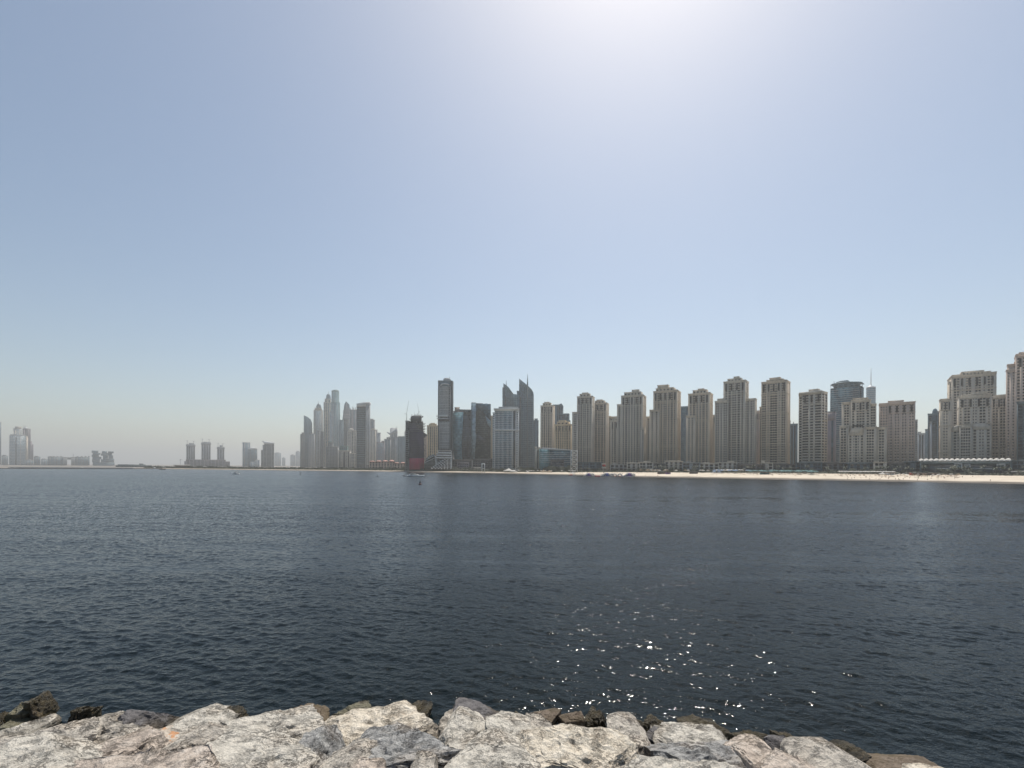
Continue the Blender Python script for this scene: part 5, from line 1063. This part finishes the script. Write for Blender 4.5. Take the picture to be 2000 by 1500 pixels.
R = {'grey': rock_mat('rock_grey', (.48, .435, .375), (.20, .185, .165), (.66, .605, .52), 1.0, MOSS, .8),
     'light': rock_mat('rock_light', (.57, .53, .46), (.26, .24, .21), (.72, .67, .585), .9, MOSS, .8),
     'cream': rock_mat('rock_cream', (.70, .62, .50), (.38, .31, .235), (.80, .73, .62), .8, MOSS, .8),
     'veined': rock_mat('rock_veined', (.31, .305, .295), (.09, .09, .09), (.50, .49, .465), 1.0, MOSS, .8),
     'pink': rock_mat('rock_pink', (.54, .455, .38), (.30, .25, .21), (.67, .59, .51), .9, MOSS, .8),
     'stain': rock_mat('rock_stained', (.44, .38, .31), (.24, .20, .17), (.56, .50, .43), .7, MOSS, .5, False, (.50, .23, .09)),
     'dark': rock_mat('rock_dark_grey', (.13, .12, .12), (.07, .065, .065), (.20, .19, .185), .8, MOSS, .6),
     'brown': rock_mat('rock_brown', (.14, .105, .075), (.06, .045, .03), (.21, .165, .125), .7, (.09, .065, .03), .5),
     'algae': rock_mat('rock_algae', (.075, .055, .022), (.025, .02, .012), (.13, .10, .045), .6, (.05, .038, .015), 1.0, True),
     'olive': rock_mat('rock_olive', (.14, .125, .07), (.06, .05, .03), (.21, .19, .12), .5, None, .6, True)}
bmI = bmesh.new(); bmesh.ops.create_icosphere(bmI, subdivisions=5, radius=1.0); ICO_V = np.array([v.co[:] for v in bmI.verts]); ICO_F = np.array([[v.index for v in f.verts] for f in bmI.faces], dtype=np.int32); bmI.free()
EDGE = [(-300, 1392), (0, 1396), (200, 1396), (850, 1386), (930, 1378), (1150, 1396), (1230, 1404), (1300, 1421), (1400, 1430), (1470, 1437), (1600, 1462), (1700, 1472), (1850, 1488), (2000, 1502), (2400, 1560)]
def edge_y(x): return float(np.interp(x, [p[0] for p in EDGE], [p[1] for p in EDGE]))
def slopeY(x, y):
    """distance of the armour surface seen at a picture point: water's edge to the crest"""
    e = edge_y(x); Ye = 9900/(e+6-(CY+ROLL*(x-CX))); return float(np.interp(y, [e-30, e, 1500, 1700], [Ye+1.2, Ye-.6, min(13.2, Ye-2.2), 9.0]))
def rock_mesh(name, sx, sy, sz, seed, ncut=16, rough=1.0, flat=.5):
    r = np.random.default_rng(seed); V = ICO_V.copy(); p = 5.0
    V = V/(np.sum(np.abs(V)**p, 1)**(1/p))[:, None]
    for i in range(ncut):
        n = r.normal(size=3); n /= np.linalg.norm(n)
        if i == 0: n = np.array([r.uniform(-.12, .12), r.uniform(-.45, -.1), 1.0]); n /= np.linalg.norm(n)
        if i == 1: n = np.array([r.uniform(-.35, .35), -1.0, r.uniform(-.35, .1)]); n /= np.linalg.norm(n)
        d = r.uniform(.58, .95) if i > 1 else r.uniform(.62, .76)
        q = V@n-d; k = q > 0; V[k] -= np.outer(q[k]*.985, n)
    V *= np.array([sx, sy, sz]); m_ = min(sx, sy, sz); off = Vector((seed*3.1, seed*1.7, 0)); N_ = V/np.linalg.norm(V, axis=1)[:, None]
    disp = np.empty(len(V))
    for i, v in enumerate(V):
        q = Vector(v)+off; a = mnoise.noise(q*.9); b = abs(mnoise.noise(q*2.1+off)); c = mnoise.noise(q*5.5); d = mnoise.noise(Vector((q.x*.7, q.y*1.1, q.z*3.5))*2.2)
        e_ = abs(mnoise.noise(q*9.0)); cw = q*1.5+Vector((a, c, b))*.35; disp[i] = (.055*(mnoise.cell(cw)-.5)+.04*(mnoise.cell(cw*2.3+off)-.5)+.07*a-.8*max(0, .10-b)+.028*c+.05*d-.022*e_)*rough
    V += N_*disp[:, None]*min(1.2, max(.5, m_))*1.15
    me = bpy.data.meshes.new(name); me.vertices.add(len(V)); me.vertices.foreach_set('co', V.astype(np.float32).ravel()); nf = len(ICO_F)
    me.loops.add(nf*3); me.loops.foreach_set('vertex_index', ICO_F.ravel()); me.polygons.add(nf); me.polygons.foreach_set('loop_start', np.arange(nf, dtype=np.int32)*3); me.polygons.foreach_set('loop_total', np.full(nf, 3, dtype=np.int32)); me.update(calc_edges=True)
    me.shade_flat(); return me
def boulder(x0, x1, yt, yb, kind, label, seed, rough=1.0, tilt=0., name='boulder', lift=0., dep=None, cut=12):
    xm = (x0+x1)/2
    if kind in ('algae', 'olive', 'brown', 'dark') and yt < edge_y(xm)+12 and not dep: dep = 9900/(max(yb, edge_y(xm)+8)-(CY+ROLL*(xm-CX)))-.2
    Yb, Yf = slopeY(xm, yt), slopeY(xm, yb); Yc = (Yb+Yf)/2; Ym = dep if dep else Yc
    yt -= 2; zt = zz(xm, yt, min(Yb, Ym+.7)); zf = zz(xm, yb, Yf)
    W = (x1-x0)/F*Ym; D = max(1.0, Yb-Yf+.9, W*.55); D = min(D, 3.4)
    Hh = max(1.0, min(1.7, W*.40))
    if dep: D = max(1., W*.8); zt = zz(xm, yt, Ym+D*.2); Hh = max(Hh, zt+.5)
    sz = Hh*.62; me = rock_mesh(name, W/2*1.11, D/2*1.14, sz, seed, cut, rough)
    me.materials.append(R[kind]); o = link(name, me); o.location = (kx(xm, yt)*Ym, Ym, zt-sz*.80+lift); sl_ = math.atan2(zf-zt, Yb-Yf) if Yb-Yf > .5 else 0
    o.rotation_euler = (max(-.35, min(.15, -.6*max(0, sl_))), math.radians(tilt), math.radians(random.Random(seed).uniform(-9, 9))); tag(o, label, 'boulder'); return o
def shoreline_rocks():
    B = [  # x0, x1, top, bottom, kind, label, roughness, tilt
     (47, 104, 1353, 1392, 'algae', 'dark brown weedy rock rising from the water at far left, the higher of two', 1.4, -8),
     (20, 74, 1368, 1400, 'olive', 'olive weedy rock left of the highest dark one in the water at far left', 1.0, 10),
     (-14, 26, 1385, 1402, 'algae', 'low dark rock at the left picture edge in the water', 1.4, 0),
     (134, 186, 1375, 1393, 'algae', 'black half-submerged rock in the water right of the weedy pair', 1.5, -6),
     (22, 105, 1397, 1416, 'olive', 'flat brownish rock between the weedy pair and the pale slabs at left', .8, 0),
     (-20, 62, 1402, 1428, 'light', 'pale rock at the left edge just below the weedy rocks', 1.0, 6),
     (60, 300, 1393, 1446, 'grey', 'long grey slab with pitted face, second row from water at left', 1.1, -1),
     (-30, 135, 1418, 1462, 'grey', 'rough layered grey rock at left edge below the pale one', 1.3, 5),
     (-30, 158, 1450, 1520, 'light', 'bottom left corner boulder with smooth pale top', 1.0, 4),
     (108, 305, 1432, 1484, 'pink', 'long rock with flat pale top and dark front face at lower left', 1.0, -4),
     (238, 345, 1388, 1420, 'dark', 'dark wet rock tucked behind the pointed pale rock at left', 1.0, 0),
     (318, 440, 1386, 1436, 'light', 'pointed pale rock at the water line, left of the broad cream one', 1.1, 4),
     (285, 350, 1420, 1452, 'stain', 'small rock with a bright orange stain at lower left', 1.0, -3),
     (262, 300, 1438, 1475, 'dark', 'small dark rock wedged left of the orange-stained one', 1.0, 0),
     (322, 432, 1412, 1476, 'grey', 'grey rock with cracks right of the orange-stained one', 1.1, -6),
     (90, 425, 1470, 1530, 'pink', 'long pinkish boulder along the bottom edge at lower left', 1.1, -3),
     (385, 470, 1386, 1408, 'algae', 'dark weedy rock at the waterline behind the broad cream boulder', 1.3, 0),
     (412, 645, 1386, 1448, 'light', 'broad pale boulder with sloping left side at the water, left of centre', 1.0, -2),
     (398, 612, 1434, 1530, 'light', 'large boulder with shadowed front at the bottom, left of centre', 1.1, 3),
     (583, 655, 1424, 1482, 'veined', 'dark veined rock wedged right of the large shadowed boulder', 1.3, 8),
     (650, 722, 1377, 1400, 'olive', 'yellow-brown weedy rock peeping over the bright cream slab', 1.0, 0),
     (632, 852, 1385, 1432, 'cream', 'bright cream speckled slab at the water, centre left', 1.0, 0),
     (610, 705, 1460, 1520, 'grey', 'upright grey rock below the dark veined wedge', 1.1, -5),
     (662, 900, 1424, 1500, 'veined', 'big blue-grey boulder with black cracks below the cream slab', 1.3, 1),
     (665, 757, 1486, 1530, 'pink', 'small pinkish rock on the bottom edge below the black-cracked boulder', .9, 0),
     (796, 862, 1480, 1530, 'grey', 'small rounded grey rock on the bottom edge, centre', .8, 0),
     (850, 905, 1386, 1412, 'grey', 'small pointed grey rock at the right end of the cream slab', .9, 4),
     (888, 998, 1374, 1408, 'dark', 'smooth dark purple-grey rock at the waterline, centre', .7, 5),
     (985, 1032, 1388, 1408, 'algae', 'weedy dark rock between the purple-grey and brown rocks', 1.4, 0),
     (1018, 1095, 1389, 1416, 'brown', 'left of two brown rocks at the waterline, centre right', .7, 3),
     (1088, 1145, 1391, 1415, 'brown', 'right of two brown rocks at the waterline, centre right', .7, -3),
     (1136, 1182, 1389, 1412, 'algae', 'dark weedy rock right of the two brown rocks', 1.4, 0),
     (852, 960, 1400, 1464, 'light', 'pale rock right of the black-cracked boulder', 1.1, -3),
     (938, 1040, 1402, 1482, 'light', 'pale rock sloping down right with a shadowed left facet, centre', 1.0, 12),
     (1012, 1085, 1404, 1446, 'grey', 'grey rock behind the largest cream boulder', 1.1, 4),
     (1062, 1178, 1408, 1436, 'cream', 'low beige slab between the brown rocks and the largest cream boulder', .9, 0),
     (845, 1048, 1450, 1530, 'light', 'boulder with flat pale top and black front edge at the bottom centre', .9, 3),
     (1020, 1262, 1422, 1520, 'cream', 'largest cream boulder at the bottom, right of centre', 1.0, 5),
     (1178, 1262, 1401, 1450, 'grey', 'pyramid-shaped grey rock at the water right of centre', .9, 6),
     (1196, 1262, 1397, 1420, 'algae', 'dark weedy rock behind the pyramid-shaped grey one', 1.3, 0),
     (1245, 1305, 1421, 1448, 'dark', 'small dark rock right of the pyramid-shaped one', 1.0, 0),
     (1285, 1440, 1414, 1458, 'light', 'pale cracked slab above a dark face, lower right', 1.0, 3),
     (1248, 1470, 1440, 1486, 'veined', 'shaded front of the pale cracked slab, made as a separate dark veined rock', 1.2, 4),  # slab's shaded front face, done as a separate rock in darker colour
     (1330, 1425, 1408, 1432, 'algae', 'dark weedy rock behind the pale cracked slab', 1.4, 3),
     (1425, 1512, 1430, 1456, 'algae', 'weedy brown rock right of the pale cracked slab', 1.4, 5),
     (1510, 1566, 1432, 1456, 'algae', 'last upright weedy rock towards the right waterline', 1.4, 0),
     (1225, 1495, 1473, 1530, 'light', 'long pale boulder on the bottom edge, lower right', 1.1, 2),
     (1448, 1530, 1451, 1490, 'pink', 'pinkish rock right of the shaded front of the pale cracked slab', 1.0, 8),
     (1500, 1625, 1472, 1530, 'pink', 'faintly rust tinted rock on the bottom edge at lower right', 1.0, 6),
     (1500, 1572, 1446, 1482, 'dark', 'dark grey rock above the faintly rust tinted one', 1.0, 4),
     (1562, 1620, 1459, 1484, 'dark', 'small purple-grey rock at the right waterline', .9, 3),
     (1585, 1755, 1467, 1530, 'grey', 'smooth grey-green boulder on the bottom edge at right', .5, 3),
     (1672, 1822, 1469, 1510, 'brown', 'flat dark brown rock behind the smooth grey-green one', .8, 5),
     (1788, 1915, 1486, 1540, 'cream', 'last pale rock on the bottom edge at lower right', .8, 4),
     (1598, 1682, 1457, 1482, 'algae', 'low weedy rock above the smooth grey-green boulder', 1.4, 3),
     (1745, 1808, 1475, 1496, 'algae', 'weedy rock above the last pale one on the right', 1.4, 2),
     (1258, 1322, 1405, 1430, 'algae', 'weedy rock between the pyramid-shaped rock and the pale cracked slab', 1.4, 2),
     (770, 850, 1379, 1400, 'algae', 'dark weedy rock behind the right half of the bright cream slab', 1.4, 0),
     (555, 640, 1381, 1402, 'brown', 'brown wet rock behind the right end of the broad pale boulder', 1.1, 0),
     (1905, 2050, 1497, 1560, 'dark', 'dark rock sliver in the bottom right corner', .9, 3)]
    for i, (x0, x1, yt, yb, k, lab, ro, ti) in enumerate(B): boulder(x0, x1, yt, yb, k, lab, 100+i*7, ro, ti)
    # low weedy stones that break the surface along the foot of the armour
    # filler stones deep in the gaps, read as one rubble mass
    fill = MB(); rr = random.Random(9); vs_, fs_ = [], []
    # rubble core under the armour
    mb = MB(); cols = list(range(-500, 2601, 25)); rows_ = [-60, -10, 15, 40, 70, 110, 200, 420]
    for x in cols:
        e = edge_y(x)
        for q in rows_:
            y = e+q; Y = slopeY(x, y) if q > -20 else slopeY(x, e)+4; Y = max(Y, 4); z = -2.2 if q < -20 else zz(x, y, Y)-.75+.35*mnoise.noise(Vector((x*.02, q*.05, 0)))
            if q >= 200: z = min(z, 3.2)
            mb.v.append((kx(x)*Y, Y, z))
    nr = len(rows_)
    for i in range(len(cols)-1):
        for j in range(nr-1): a = i*nr+j; mb.f.append([a, a+nr, a+nr+1, a+1])
    mb.build('rubble_slope', R['dark'], None, 'structure', True)  # dark rock colour stands in for the shade in the gaps
shoreline_rocks()

# ------------------------------------------------------------------ haze
hm = bpy.data.materials.new('haze_air'); hm.use_nodes = True; hn = hm.node_tree; hn.nodes.clear()
ho = hn.nodes.new('ShaderNodeOutputMaterial'); hv = hn.nodes.new('ShaderNodeVolumePrincipled')
hv.inputs['Color'].default_value = (.92, .92, .89, 1); hv.inputs['Density'].default_value = .00017; hv.inputs['Anisotropy'].default_value = .35
hn.links.new(hv.outputs[0], ho.inputs['Volume'])
mb = MB(); mb.b(-31000, 31000, -100, 41000, -8, 470)
hz = mb.build('haze', hm, None, 'stuff')
